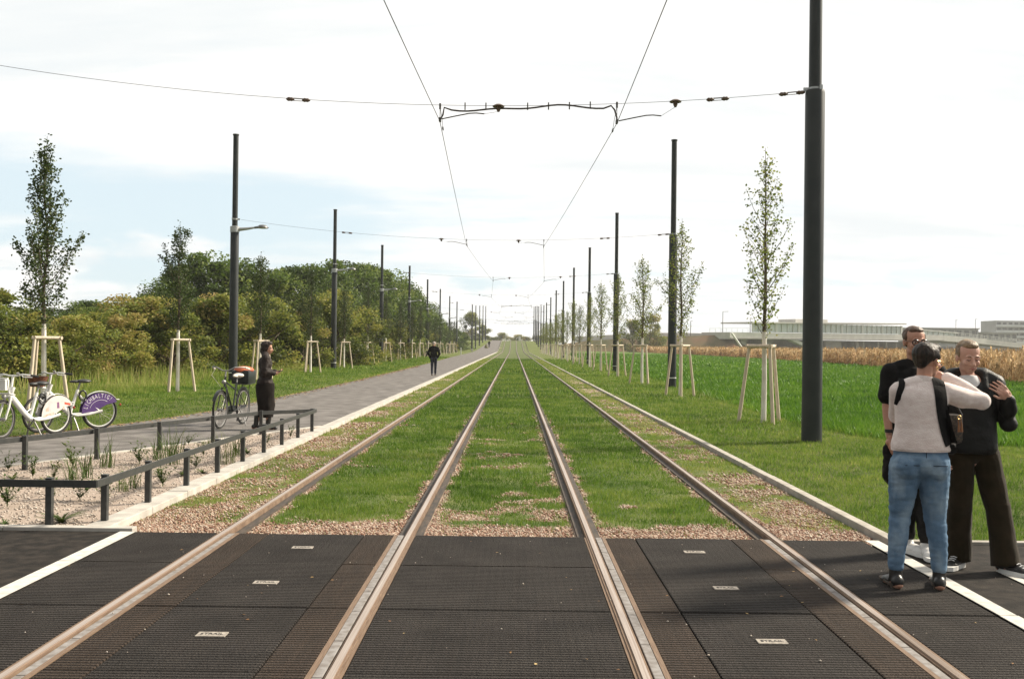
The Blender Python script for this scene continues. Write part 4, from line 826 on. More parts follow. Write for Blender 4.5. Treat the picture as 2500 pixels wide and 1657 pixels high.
SA, SB = Vector((60.5, 284, 0)), Vector((196, 366, 0)); SD = (SB-SA).normalized(); SN = Vector((-SD.y, SD.x, 0)); srz = math.atan2(SD.y, SD.x)
def sp(u, w, z): return SA+SD*u+SN*w+Vector((0, 0, z))          # u metres along, w back
def slab(b, u0, u1, w0, w1, z00, z01, h):
    """slab along the station, bottom z00 at u0 and z01 at u1"""
    v = []
    for u, z in ((u0, z00), (u1, z01)): v += [sp(u, w0, z), sp(u, w1, z), sp(u, w1, z+h), sp(u, w0, z+h)]
    b.add(v, [(0, 1, 2, 3), (4, 7, 6, 5), (0, 4, 5, 1), (1, 5, 6, 2), (2, 6, 7, 3), (3, 7, 4, 0)])
b = MB(); slab(b, 1.5, 98, 0, 12, 3.9, 4.5, 1.95); slab(b, 98.05, 122, 0, 12, 4.5, 3.6, 1.9); slab(b, 122.05, 170, 0.5, 11, 3.6, 1.2, 1.7); b.build('bridge_deck', m_stn, st)
b = MB(); slab(b, 1.5, 98, -0.25, 0, 3.98, 4.58, 0.22); b.build('deck_edge', m_std, st)
b = MB(); slab(b, 9.5, 78, -0.7, 12.5, 8.55, 9.55, 0.42); slab(b, 30, 44, 2, 9, 9.3, 9.45, 1.0); b.build('roof', m_stn, st)
b = MB(); slab(b, 78.1, 106, -0.1, 10, 8.2, 7.15, 0.28); b.build('ramp_roof', m_stw, st)
b = MB(); slab(b, 10.5, 77, 0.35, 0.5, 6.0, 6.40, 2.62); slab(b, 78.2, 105, 0.35, 0.5, 6.3, 5.9, 1.6); b.build('glazing', m_glass, st)
for k in range(29):
    u = 10.6+k*2.36; MB().box(sp(u, 0.22, 7.35+0.006*u), (0.16 if k % 4 else 0.75, 0.3, 2.5), srz).build('mullion', m_stw, st)
for k in range(10): u = 79+k*2.8; MB().box(sp(u, 0.22, 7.1-0.02*(u-79)), (0.14, 0.25, 1.6), srz).build('mullion', m_stw, st)
b = MB()
for k in range(38):
    u = -6+k*2.1 if k < 8 else 106+(k-8)*2.1; z = (5.7 if k < 8 else 6.2-0.05*(u-106)); b.box(sp(u, 0.2, z+0.6), (0.07, 0.07, 1.2), srz)
slab(b, -6, 9.4, 0.15, 0.25, 6.75, 7.2, 0.08); slab(b, 106, 168, 0.15, 0.25, 7.3, 4.0, 0.10); slab(b, 106, 168, 0.15, 0.25, 6.7, 3.4, 0.06); b.build('railing', m_stw, st)
for u, w in ((9, 2.4), (19, 3.2), (47, 7.0), (58, 1.2), (61, 0.9), (68, 0.8), (72, 0.8), (77, 0.9), (96, 5.5), (118, 1.5)): MB().box(sp(u, 5, 1.9), (w, 5.5, 4.0), srz).build('pier', m_std, st)
b = MB(); slab(b, 14, 98, 10.5, 11, -0.2, -0.2, 4.3); b.build('rear_shade_wall', m_std, st)  # dark wall put in to stand for the darkness under the deck
b = MB(); b.add([sp(27, 1, 3.9), sp(30, 1, 3.9), sp(41, 1, 0.3), sp(38, 1, 0.3), sp(27, 3, 3.9), sp(30, 3, 3.9), sp(41, 3, 0.3), sp(38, 3, 0.3)], [(0, 1, 2, 3), (7, 6, 5, 4), (0, 4, 5, 1), (1, 5, 6, 2), (2, 6, 7, 3), (3, 7, 4, 0)]); b.build('staircase', m_stw, st)
MB().tube([sp(1.0, -1.2, 5.6), sp(5.4, -2.0, 0.2)], 0.28, 6).build('raking_strut', m_stw, st)
# white barrier on the embankment
b = MB(); strip = [(18, 299, 3.2, 0.9), (30, 299, 3.7, 1.2), (40, 299, 4.2, 1.35), (50, 298.5, 4.6, 1.1), (60, 298, 5.0, 0.6)]
for (x0, y0, z0, h0), (x1, y1, z1, h1) in zip(strip, strip[1:]): b.add([(x0, y0, z0-.6), (x1, y1, z1-.6), (x1, y1, z1+h1), (x0, y0, z0+h0), (x0, y0+.3, z0-.6), (x1, y1+.3, z1-.6), (x1, y1+.3, z1+h1), (x0, y0+.3, z0+h0)], [(0, 1, 2, 3), (7, 6, 5, 4), (3, 2, 6, 7), (0, 4, 5, 1), (1, 5, 6, 2), (0, 3, 7, 4)])
tag(b.build('noise_barrier', m_stw), 'low white barrier wall along the top of the embankment', 'barrier')
m_thin = mat('thin_pole', (0.16, 0.15, 0.14), 0.6)
for i, (x, y, z, h, t_) in enumerate(((36, 297, 3.6, 6.0, 'behind the second lawn-side mast'), (52.5, 296, 4.7, 4.5, 'halfway along the embankment'), (61.2, 292, 5.2, 6.8, 'at the left end of the station deck'), (69, 291, 5.8, 4.4, 'behind the railing of the station'), (153, 345, 4, 8.0, 'over the station ramp by the blond woman'), (163, 352, 2, 10.5, 'tallest over the station ramp'), (197, 372, 2, 9.0, 'beside the apartment block'))):
    t_ = t_.replace('left end', 'near end'); b = MB().tube([(x, y, z-1), (x, y, z+h)], [0.13, 0.08], 8); b.tube([(x, y, z+h-0.05), (x+(1.6 if i in (2, 6) else 0.6), y, z+h)], 0.06, 6)
    tag(b.build('light_pole', m_thin), f'thin distant light pole {t_}', 'pole', 'distant light poles')
m_blk = mat('block_wall', (0.40, 0.41, 0.41), 0.8, c2=(0.33, 0.335, 0.33), scale=0.3, world_space=True); m_win = mat('block_window', (0.075, 0.085, 0.095), 0.2, c2=(0.15, 0.16, 0.165), scale=0.5, world_space=True); m_bal = mat('balcony_front', (0.62, 0.64, 0.64), 0.6)
def block(name, label, x, y, w, d, h, floors, bays, roof_over=0.0, bal=True):
    t = thing(name, label, 'building', (x, y, 0)); MB().box((w/2, d/2, h/2-0.2), (w, d, h+0.4)).build('wall', m_blk, t)
    MB().box((w/2, d/2, h+0.2), (w+roof_over*2, d+roof_over*2, 0.4)).build('roof', m_blk, t); fh = h/floors; bw = w/bays
    for f in range(floors):
        for k in range(bays): MB().box(((k+0.5)*bw, -0.02, (f+0.52)*fh), (bw*0.62, 0.12, fh*0.62)).build('window', m_win, t)
        if bal: b = MB(); b.box((w/2, -0.75, f*fh+0.1), (w+1.4, 1.5, 0.16)); b.box((w/2, -1.45, f*fh+0.55), (w+1.4, 0.06, 0.75)); b.build('balcony', m_bal, t)
    return t
block('apartment_block', 'tall pale apartment block with rows of balconies, beyond the end of the station ramp', 208, 430, 30, 14, 14.0, 6, 12, 0.0)
block('office_block', 'lower pale block with flat overhanging roof, next to the tall apartment block', 190, 410, 17, 12, 8.6, 3, 7, 1.0, False)
block('flat_building', 'flat dark roofed building showing above the glazed station ramp', 152, 384, 27, 10, 9.6, 3, 9, 0.4, False)
# small things at the head of the ramp
m_kio = mat('kiosk_white', (0.80, 0.80, 0.78), 0.6)
t = thing('kiosk', 'small white box kiosk standing at the top of the ramp beyond the rails', 'kiosk', (1.75, 303, 2.6)); MB().bbox((0, 0, 0.75), (0.62, 0.5, 1.6), 0.03).build('cabinet', m_kio, t); MB().box((0, 0, 1.58), (0.72, 0.6, 0.06)).build('cabinet_roof', m_stn, t)
b = MB(); b.box((0, 0.0, 0.95), (40, 0.05, 0.06)); b.box((0, 0, 0.5), (40, 0.04, 0.04))
for k in range(28): b.box((-20+k*1.48, 0, 0.4), (0.05, 0.05, 1.15))
o = b.build('railing', m_thin, None, loc=(-6, 312, 2.7)); tag(o, 'long thin grey railing across the horizon at the head of the ramp', 'railing')
for x, y, dx, dz, l in ((-1.6, 305, 0.55, -0.6, 'pale slanting handrail post on the path side of the kiosk'), (0.6, 304, 0.7, 0.55, 'pale slanting handrail post close beside the kiosk')): tag(MB().tube([(x, y, 3.3), (x+dx, y, 3.3+dz)], 0.10, 6).build('handrail', m_kio), l, 'handrail')
tag(MB().bbox((-7.9, 149, 0.45), (0.14, 0.10, 1.1), 0.02).build('marker_post', m_kio), 'short white marker post on the verge beside the far path', 'post')
tag(MB().bbox((-8.55, 204.5, 0.35), (0.35, 0.3, 0.5), 0.04).build('concrete_block', m_stn), 'small pale concrete block by the foot of a far mast', 'block')

# ================================================================ bicycles
m_bw = mat('bike_white', (0.74, 0.74, 0.71), 0.35, c2=(0.64, 0.63, 0.60), scale=8, spec=0.5)
m_bk = mat('bike_black', (0.012, 0.016, 0.015), 0.35, spec=0.5)
m_tyre = mat('tyre', (0.022, 0.021, 0.020), 0.85)
m_chr = mat('chrome', (0.30, 0.29, 0.28), 0.5, 0.7)
m_seat = mat('black_saddle', (0.020, 0.020, 0.020), 0.45)
m_seatw = mat('pale_saddle', (0.66, 0.60, 0.52), 0.6)
m_purple = mat('purple_panel', (0.085, 0.040, 0.165), 0.45, c2=(0.115, 0.060, 0.20), scale=5)
m_panw = mat('white_panel', (0.60, 0.575, 0.55), 0.5, c2=((0.68, 0.60, 0.55), (0.50, 0.50, 0.50)), scale=9)
# purple side lettering
m_let = mat('white_lettering', (0.80, 0.76, 0.80), 0.5)
m_or = mat('orange_print', (0.55, 0.30, 0.22), 0.5, c2=(0.64, 0.52, 0.45), scale=30); m_red = mat('red_print', (0.62, 0.09, 0.05), 0.5); m_vio = mat('violet_print', (0.22, 0.10, 0.20), 0.5)
m_wick = mat('brown_wicker', (0.085, 0.028, 0.014), 0.8, c2=(0.20, 0.075, 0.035), scale=40, bump=0.6, bscale=60)
m_refl = mat('lamp_grey', (0.35, 0.35, 0.34), 0.4)
def wheel(t, x, r, m_rim, spokes=20, tr=0.022, turn=0.0, pivot=None):
    """wheel (spokes and hub) > tyre, rim"""
    M = Matrix.Rotation(turn, 3, 'Z'); c = Vector((x, 0, r))
    if turn: c = Vector((pivot, 0, 0))+M @ Vector((x-pivot, 0, r))
    b = MB(); b.tube([c+M @ Vector((0, -0.05, 0)), c+M @ Vector((0, 0.05, 0))], 0.026, 10)
    for k in range(spokes):
        a = 2*math.pi*k/spokes; s = 0.03 if k % 2 else -0.03; b.tube([c+M @ Vector((math.cos(a+0.25)*0.022, s, math.sin(a+0.25)*0.022)), c+M @ Vector((math.cos(a)*(r-0.035), 0, math.sin(a)*(r-0.035)))], 0.0016, 4, False)
    w = b.build('wheel', m_chr, t); MB().ring(c, r-tr, tr, M, 40, 8).build('tyre', m_tyre, w, True); MB().ring(c, r-tr*2-0.006, 0.012, M, 40, 6).build('rim', m_rim, w, True); return c, M
def hire_bike(name, label, loc, heading, panel, turn, basket):
    t = thing(name, label, 'bicycle', loc, heading, 'parked white hire bicycles'); r = 0.310; fx, rx = 0.54, -0.51; PV = 0.42
    b = MB(); b.tube([(0.35, 0, 0.66), (0.30, 0, 0.60), (0.12, 0, 0.40), (0.0, 0, 0.29)], [0.040, 0.050, 0.046, 0.042], 12, flat=(0.8, 1)); b.tube([(0.37, 0, 0.60), (0.33, 0, 0.76), (0.31, 0, 0.80)], 0.030, 10); b.tube([(0, 0, 0.29), (-0.13, 0, 0.70)], 0.026, 10)
    b.tube([(0.17, 0, 0.45), (0.05, 0, 0.405), (-0.05, 0, 0.46)], 0.010, 8); b.lathe([(0.04, -0.045), (0.045, 0.045)], c=(0, 0, 0.285), seg=14, M=Matrix.Rotation(math.pi/2, 3, 'X'))
    for s in (-0.055, 0.055): b.tube([(0, s*0.7, 0.285), (rx, s, r)], 0.012, 7); b.tube([(-0.11, s*0.5, 0.64), (rx, s, r)], 0.009, 6)
    b.build('frame', m_bw, t, True)
    M = Matrix.Rotation(turn, 3, 'Z'); T = lambda x, y, z: Vector((PV, 0, 0))+M @ Vector((x-PV, y, z))
    b = MB(); b.tube([T(0.33, 0, 0.80), T(0.40, 0, 0.66)], 0.022, 9)
    for s in (-0.06, 0.06): b.tube([T(0.405, s*0.8, 0.655), T(0.46, s, 0.50), T(fx, s, r)], [0.020, 0.018, 0.012], 8)
    b.tube([T(0.40, -0.055, 0.655), T(0.40, 0.055, 0.655)], 0.022, 8); b.build('fork', m_bw, t, True)
    b = MB(); b.tube([T(0.33, 0, 0.79), T(0.295, 0, 0.97)], 0.020, 9); b.tube([T(0.24, -0.28, 0.985), T(0.29, -0.17, 1.0), T(0.30, -0.06, 0.98), T(0.30, 0.06, 0.98), T(0.29, 0.17, 1.0), T(0.24, 0.28, 0.985)], 0.0145, 9); h = b.build('handlebar', m_bw, t, True)
    for s in (-1, 1):
        MB().tube([T(0.245, s*0.27, 0.986), T(0.17, s*0.36, 0.97)], 0.019, 9).build('grip', m_seat, h, True)
        MB().tube([T(0.30, s*0.16, 0.985), T(0.335, s*0.20, 0.965), T(0.27, s*0.32, 0.955)], 0.007, 6).build('brake_lever', m_bw, h, True)
    MB().tube([T(0.31, 0.10, 1.0), T(0.32, 0.10, 1.03)], 0.022, 8).build('bell', m_chr, h)
    b = MB(); b.tube([(-0.13, 0, 0.68), (-0.165, 0, 0.82)], 0.016, 9); b.build('seat_post', m_chr, t, True)
    b = MB(); b.ell((-0.23, 0, 0.845), (0.13, 0.085, 0.035), 16, 8); b.ell((-0.08, 0, 0.84), (0.10, 0.035, 0.026), 12, 8); b.build('saddle', m_seat, t, True)
    wheel(t, fx, r, m_chr, 20, 0.021, turn, PV); wheel(t, rx, r, m_bw if panel == 'purple' else m_bw, 20, 0.023)
    # side panels over the rear wheel
    c = (rx, r); A = [(-12+162*k/26) for k in range(27)]; poly = [(c[0]+0.328*math.cos(R(a)), c[1]+0.328*math.sin(R(a))) for a in A]; poly += [(c[0]-0.10, c[1]+0.12), (c[0]+0.06, c[1]+0.03), (c[0]+0.20, c[1]-0.05)]
    for s in (-1, 1):
        y0, y1 = sorted((s*0.052, s*0.057)); p = MB().prism(poly, y0, y1, 'y').build('skirt_panel', m_purple if panel == 'purple' else m_panw, t)
        yy = s*0.0575
        if panel == 'purple':
            txt = 'LICHBALTIG!'
            for k, ch in enumerate(txt):
                a = R(16+112*k/(len(txt)-1)); rr = 0.275; P = Vector((c[0]+rr*math.cos(a), yy, c[1]+rr*math.sin(a))); rt = Vector((-math.sin(a), 0, math.cos(a)))*s; up = Vector((math.cos(a), 0, math.sin(a)))
                if s < 0: P = Vector((c[0]+rr*math.cos(R(144)-a), yy, c[1]+rr*math.sin(R(144)-a))); a2 = R(144)-a; rt = Vector((math.sin(a2), 0, -math.cos(a2))); up = Vector((math.cos(a2), 0, math.sin(a2)))
                o = text_mesh(ch, 0.105, m_let, 'letter', p, (0, 0, 0), (0, 0, 0), 0.0012); o.matrix_local = Matrix(((rt.x*.62, up.x, 0, P.x), (0, 0, s, P.y), (rt.z*.62, up.z, 0, P.z), (0, 0, 0, 1)))
            b = MB(); b.tube([(c[0]+0.205*math.cos(R(a)), yy, c[1]+0.205*math.sin(R(a))) for a in range(20, 128, 6)], 0.0035, 5); b.build('underline', m_let, p)
        else:
            def patch(m, pts, nm): y0, y1 = sorted((yy, yy+s*0.001)); MB().prism([(c[0]+u, c[1]+v) for u, v in pts], y0, y1, 'y').build(nm, m, p)
            patch(m_red, [(-0.12, 0.215), (-0.245, 0.19), (-0.235, 0.155), (-0.12, 0.18)], 'red_print'); patch(m_or, [(0.29, 0.02), (0.10, 0.06), (0.09, 0.02), (0.30, -0.02)], 'orange_print'); patch(m_or, [(0.255, 0.12), (0.20, 0.15), (0.19, 0.08), (0.25, 0.075)], 'orange_print')
            patch(m_vio, [(0.03, 0.22), (-0.01, 0.22), (-0.02, 0.12), (0.03, 0.12)], 'violet_print'); patch(m_or, [(-0.09, 0.14), (-0.12, 0.15), (-0.125, 0.10), (-0.09, 0.09)], 'orange_print'); patch(m_vio, [(0.30, -0.03), (0.08, 0.01), (0.08, -0.005), (0.30, -0.045)], 'violet_print')
    arc = [(c[0]+0.352*math.cos(R(a)), 0, c[1]+0.352*math.sin(R(a))) for a in range(25, 153, 8)]; MB().tube(arc+[(arc[-1][0]-0.05, 0, arc[-1][2]+0.0)], 0.036, 8, flat=(1, 0.22)).build('mudguard', m_bw, t, True)
    b = MB()
    for s in (1,): b.tube([(0.07, s*0.075, 0.305), (-0.1, s*0.075, 0.262), (-0.3, s*0.075, 0.275), (rx-0.02, s*0.075, r+0.02)], [0.016, 0.020, 0.018, 0.022], 8, flat=(0.5, 1))
    b.build('chain_guard', m_bw, t, True)
    b = MB(); b.tube([(-0.04, 0.05, 0.25), (-0.07, 0.11, 0.12), (-0.09, 0.16, 0.008)], 0.013, 7); b.tube([(-0.04, -0.05, 0.25), (-0.07, -0.11, 0.12), (-0.09, -0.16, 0.008)], 0.013, 7); b.build('kickstand', m_chr, t, True)
    b = MB(); b.tube([(0.0, -0.10, 0.285), (0.0, 0.10, 0.285)], 0.010, 6); b.tube([(0, 0.10, 0.285), (0.10, 0.10, 0.16)], 0.011, 6); b.tube([(0, -0.10, 0.285), (-0.10, -0.10, 0.41)], 0.011, 6); b.box((0.10, 0.14, 0.155), (0.09, 0.07, 0.022)); b.box((-0.10, -0.14, 0.415), (0.09, 0.07, 0.022)); b.build('crank', m_tyre, t)
    ring = [(-0.20+0.055*math.cos(R(a)), 0.03+0.02*math.sin(R(a)*.5), 0.60+0.085*math.sin(R(a))) for a in range(0, 360, 30)]; MB().tube(ring+ring[:1], 0.016, 7).build('ring_lock', m_seat, t, True)
    if basket == 'rack':
        b = MB()
        for s in (-0.17, 0.17): b.tube([T(0.48, s, 0.69), T(0.62, s, 0.72), T(0.66, s, 0.93), T(0.60, s*0.8, 0.95)], 0.011, 7)
        b.tube([T(0.60, -0.14, 0.95), T(0.60, 0.14, 0.95)], 0.011, 7)
        for k in range(5): b.tube([T(0.47+0.04*k, -0.17, 0.69+0.008*k), T(0.47+0.04*k, 0.17, 0.69+0.008*k)], 0.007, 6)
        k = b.build('front_rack', m_bw, t, True); MB().bbox(T(0.54, 0.0, 0.845), (0.10, 0.17, 0.17), 0.012, M=M).build('control_box', m_bw, k); MB().bbox(T(0.54, 0.0, 0.935), (0.07, 0.12, 0.012), 0.003, M=M).build('keypad', m_refl, k)
        MB().ell(T(0.50, 0, 0.66), (0.04, 0.035, 0.035)).build('headlight', m_refl, t, True)
    else:
        b = MB(); b.lathe([(0.11, 0.0), (0.165, 0.16), (0.172, 0.17), (0.160, 0.17), (0.10, 0.02)], c=T(0.56, 0, 0.77), seg=18); b.build('wicker_basket', m_wick, t, True); MB().tube([T(0.41, 0, 0.74), T(0.56, 0, 0.765)], 0.02, 7).build('basket_bracket', m_bw, t)
    for s in (1,): MB().ell((rx-0.365, 0, 0.42), (0.012, 0.03, 0.022)).build('tail_light', m_red, t, True)
    return t
def heading(d): return math.atan2(d[1], d[0])
hire_bike('hire_bicycle', 'white hire bicycle with white printed skirt panel and box on its front rack', (-7.73, 15.92, 0), heading((-0.40, -0.92)), 'white', 0.25, 'rack')
hire_bike('hire_bicycle', 'white hire bicycle with purple lettered rear panel and brown front basket', (-7.58, 17.02, 0), heading((-0.70, -0.71)), 'purple', 0.35, 'basket')
def city_bike(loc, hd):
    t = thing('city_bicycle', 'black upright bicycle with cream saddle and red-topped rear basket on the path', 'bicycle', loc, hd); r = 0.335; fx, rx = 0.56, -0.54
    b = MB(); b.tube([(0.35, 0, 0.80), (-0.02, 0, 0.29)], 0.017, 9); b.tube([(0.34, 0, 0.83), (-0.17, 0, 0.66)], 0.015, 9); b.tube([(-0.03, 0, 0.29), (-0.21, 0, 0.80)], 0.017, 9); b.tube([(0.37, 0, 0.74), (0.33, 0, 0.93)], 0.020, 9)
    for s in (-0.06, 0.06): b.tube([(-0.02, s*.5, 0.29), (rx, s, r)], 0.010, 7); b.tube([(-0.17, s*.4, 0.68), (rx, s, r)], 0.008, 7)
    b.build('frame', m_bk, t, True)
    b = MB()
    for s in (-0.055, 0.055): b.tube([(0.385, s*.7, 0.73), (0.42, s, 0.62), (fx, s, r)], [0.016, 0.014, 0.010], 8)
    b.build('fork', m_bk, t, True)
    b = MB(); b.tube([(0.345, 0, 0.92), (0.32, 0, 1.03)], 0.014, 8); b.tube([(0.06, -0.33, 1.06), (0.20, -0.30, 1.09), (0.33, -0.17, 1.09), (0.335, -0.05, 1.03), (0.335, 0.05, 1.03), (0.33, 0.17, 1.09), (0.20, 0.30, 1.09), (0.06, 0.33, 1.06)], 0.0125, 9); h = b.build('handlebar', m_chr, t, True)
    for s in (-1, 1): MB().tube([(0.17, s*0.305, 1.085), (0.04, s*0.335, 1.055)], 0.019, 9).build('grip', m_seatw, h, True)
    MB().tube([(0.31, -0.19, 1.08), (0.43, -0.22, 0.95), (0.40, -0.06, 0.74)], 0.004, 5).build('brake_cable', m_seatw, h, True)
    MB().tube([(-0.205, 0, 0.79), (-0.235, 0, 0.89)], 0.014, 8).build('seat_post', m_chr, t, True)
    b = MB(); b.ell((-0.29, 0, 0.925), (0.125, 0.10, 0.045), 14, 8); b.ell((-0.15, 0, 0.92), (0.10, 0.04, 0.03), 12, 8); b.build('saddle', m_seatw, t, True)
    wheel(t, fx, r, m_chr, 24, 0.019); wheel(t, rx, r, m_chr, 24, 0.019)
    for x in (fx, rx): MB().tube([(x+(r+0.018)*math.cos(R(a)), 0, r+(r+0.018)*math.sin(R(a))) for a in (range(30, 170, 10) if x == fx else range(15, 185, 10))], 0.027, 7, flat=(1, 0.25)).build('mudguard', m_bk, t, True)
    b = MB(); b.prism([(0.07, 0.22), (0.10, 0.29), (0.07, 0.36), (-0.1, 0.38), (-0.40, 0.36), (-0.42, 0.31), (-0.1, 0.22)], -0.075, -0.06, 'y'); b.build('chain_case', m_bk, t)
    b = MB(); b.tube([(0, -0.11, 0.285), (0, 0.11, 0.285)], 0.010, 6); b.tube([(0, 0.11, 0.285), (0.03, 0.11, 0.12)], 0.011, 6); b.tube([(0, -0.11, 0.285), (-0.03, -0.11, 0.45)], 0.011, 6); b.box((0.03, 0.15, 0.115), (0.09, 0.08, 0.022)); b.box((-0.03, -0.15, 0.455), (0.09, 0.08, 0.022)); b.build('crank', m_tyre, t)
    b = MB(); b.tube([(-0.3, 0.03, 0.30), (-0.22, 0.14, 0.14), (-0.17, 0.20, 0.005)], 0.012, 7); b.build('kickstand', m_chr, t, True)
    b = MB()
    for s in (-0.07, 0.07): b.tube([(-0.30, s, 0.75), (-0.78, s, 0.75)], 0.008, 6); b.tube([(-0.70, s, 0.75), (rx, s*0.9, r)], 0.007, 6)
    b.build('carrier', m_bk, t, True)
    b = MB(); b.bbox((-0.56, 0, 0.89), (0.40, 0.34, 0.26), 0.03); k = b.build('rear_basket', m_bk, t, True)
    b = MB(); b.ell((-0.56, 0, 1.02), (0.215, 0.185, 0.075), 18, 10); b.build('red_cover', mat('red_cover', (0.42, 0.085, 0.030), 0.7, c2=(0.50, 0.13, 0.05), scale=14, bump=0.4), k, True)
    MB().ell((0.41, 0, 0.83), (0.045, 0.04, 0.04)).build('headlight', m_chr, t, True)
    return t
city_bike((-5.17, 18.32, 0), heading((-0.10, -0.995)))
wild(bushes, 2, -6.3, 228, 0.9, 0.9, float(gz(228)), 'tiny reddish shrub, at the edge of the far path by the pedestrian', 'distant trees')
# ================================================================ people
from mathutils import noise as mnoise
m_skin = mat('skin', (0.50, 0.275, 0.195), 0.55, c2=(0.44, 0.225, 0.155), scale=16, spec=0.35)
m_skin2 = mat('skin_fair', (0.56, 0.34, 0.26), 0.55, c2=(0.52, 0.28, 0.21), scale=14, spec=0.35)
m_lip = mat('lips', (0.36, 0.125, 0.105), 0.45); m_eye = mat('eye_dark', (0.018, 0.013, 0.011), 0.3); m_eyew = mat('eye_white', (0.62, 0.58, 0.54), 0.3)
m_hairk = mat('hair_black', (0.007, 0.005, 0.004), 0.5, c2=(0.050, 0.032, 0.022), scale=40, sc=(1, 1, .3), bump=1.0, bscale=70, spec=0.3)  # lighter brown mottling paints rim-light highlights into the hair
m_hairb = mat('hair_brown', (0.060, 0.032, 0.018), 0.55, c2=(0.12, 0.065, 0.035), scale=40, sc=(1, 1, .3), bump=0.7, bscale=90)
m_hairl = mat('hair_blond', (0.10, 0.060, 0.030), 0.5, c2=(0.27, 0.18, 0.095), scale=36, sc=(1, .3, 1), bump=0.7, bscale=80)
m_hairg = mat('hair_grey', (0.42, 0.36, 0.31), 0.6)
m_knit = mat('beige_knit', (0.74, 0.62, 0.58), 0.95, c2=(0.84, 0.74, 0.70), scale=22, detail=6, sc=(1, 1, 2), bump=0.55, bscale=110, sheen=0.3, spec=0.1)
m_jean = mat('blue_jeans', (0.085, 0.150, 0.235), 0.85, c2=((0.130, 0.210, 0.310), (0.25, 0.34, 0.43)), scale=7, detail=11, sc=(1, 1, .6), bump=0.3, bscale=240, spec=0.15)
m_blk = mat('black_cloth', (0.007, 0.007, 0.007), 0.85, c2=(0.013, 0.012, 0.012), scale=12, bump=0.3, bscale=90, spec=0.15)
m_puff = mat('black_nylon', (0.007, 0.007, 0.007), 0.55, c2=(0.012, 0.012, 0.011), scale=8, bump=0.5, bscale=26, spec=0.25, dist=0.02)
m_brown = mat('dark_brown_cloth', (0.018, 0.013, 0.006), 0.9, c2=(0.030, 0.021, 0.011), scale=10, bump=0.3, bscale=80, spec=0.1, sheen=0.1)
m_grey = mat('charcoal_cloth', (0.014, 0.0135, 0.0135), 0.9, c2=(0.024, 0.023, 0.022), scale=10, bump=0.3, bscale=80, spec=0.15)
m_navy = mat('dark_denim', (0.012, 0.016, 0.028), 0.9, c2=(0.022, 0.027, 0.045), scale=10)
m_coat = mat('dark_coat', (0.016, 0.011, 0.010), 0.75, c2=(0.030, 0.021, 0.018), scale=9, bump=0.5, bscale=22, dist=0.02, spec=0.3)
m_coatk = mat('dark_skirt', (0.010, 0.008, 0.007), 0.9, c2=(0.018, 0.014, 0.012), scale=9, spec=0.15)
m_tee = mat('white_tee', (0.66, 0.66, 0.66), 0.9); m_shoew = mat('white_leather', (0.74, 0.73, 0.71), 0.5, c2=(0.62, 0.61, 0.59), scale=20); m_shoek = mat('black_leather', (0.015, 0.014, 0.013), 0.4); m_sole = mat('pale_sole', (0.07, 0.05, 0.035), 0.7); m_solew = mat('white_sole', (0.74, 0.73, 0.70), 0.7)
m_gold = mat('gold', (0.75, 0.50, 0.20), 0.3, 0.9); m_glasses = mat('glasses_frame', (0.03, 0.015, 0.012), 0.3)
V3 = Vector
def W_(t, p): return Matrix.Translation(t.location) @ Matrix.Rotation(t.rotation_euler.z, 4, 'Z') @ V3(p)
def organic(name, b, voxel, m, parent, sm=3, wr=0.0, wf=9.0, wz=2.0, cut=None):
    """fuse the shapes in b into one continuous skin; wr = depth of creases; cut = keep test on world height"""
    me = bpy.data.meshes.new('fuse'); me.from_pydata(b.v, [], b.f); o = bpy.data.objects.new('fuse', me); COL.objects.link(o)
    r = o.modifiers.new('r', 'REMESH'); r.mode = 'VOXEL'; r.voxel_size = voxel; r.adaptivity = 0.0
    if sm: s = o.modifiers.new('s', 'SMOOTH'); s.iterations = sm; s.factor = 0.5
    bpy.context.view_layer.update(); out = bpy.data.meshes.new_from_object(o.evaluated_get(bpy.context.evaluated_depsgraph_get())); bpy.data.objects.remove(o); bpy.data.meshes.remove(me)
    if wr:
        n = len(out.vertices); co = np.empty(n*3, np.float32); no = np.empty(n*3, np.float32); out.vertices.foreach_get('co', co); out.vertices.foreach_get('normal', no); co = co.reshape(-1, 3); no = no.reshape(-1, 3)
        d = np.array([mnoise.noise((p[0]*wf, p[1]*wf, p[2]*wf*wz))+0.5*mnoise.noise((p[0]*wf*2.1+7, p[1]*wf*2.1, p[2]*wf*wz*2.3)) for p in co]); co += no*(d*wr)[:, None]; out.vertices.foreach_set('co', co.ravel())
    out.name = name; out.materials.clear(); out.materials.append(m); out.shade_smooth(); o = bpy.data.objects.new(name, out); COL.objects.link(o); o.parent = parent; return o
def limb(b, pts, rad, flat=None, seg=14):
    """tapered limb with rounded joints; points refined so it bends softly"""
    pts = [V3(p) for p in pts]; b.tube(pts, list(rad), seg, True, flat)
    for p, r in zip(pts, rad): b.ell(p, (r*(flat[0] if flat else 1), r*(flat[1] if flat else 1), r) if not flat else (r*flat[0], r*flat[1], min(r*flat[0], r*flat[1])), 12, 8)
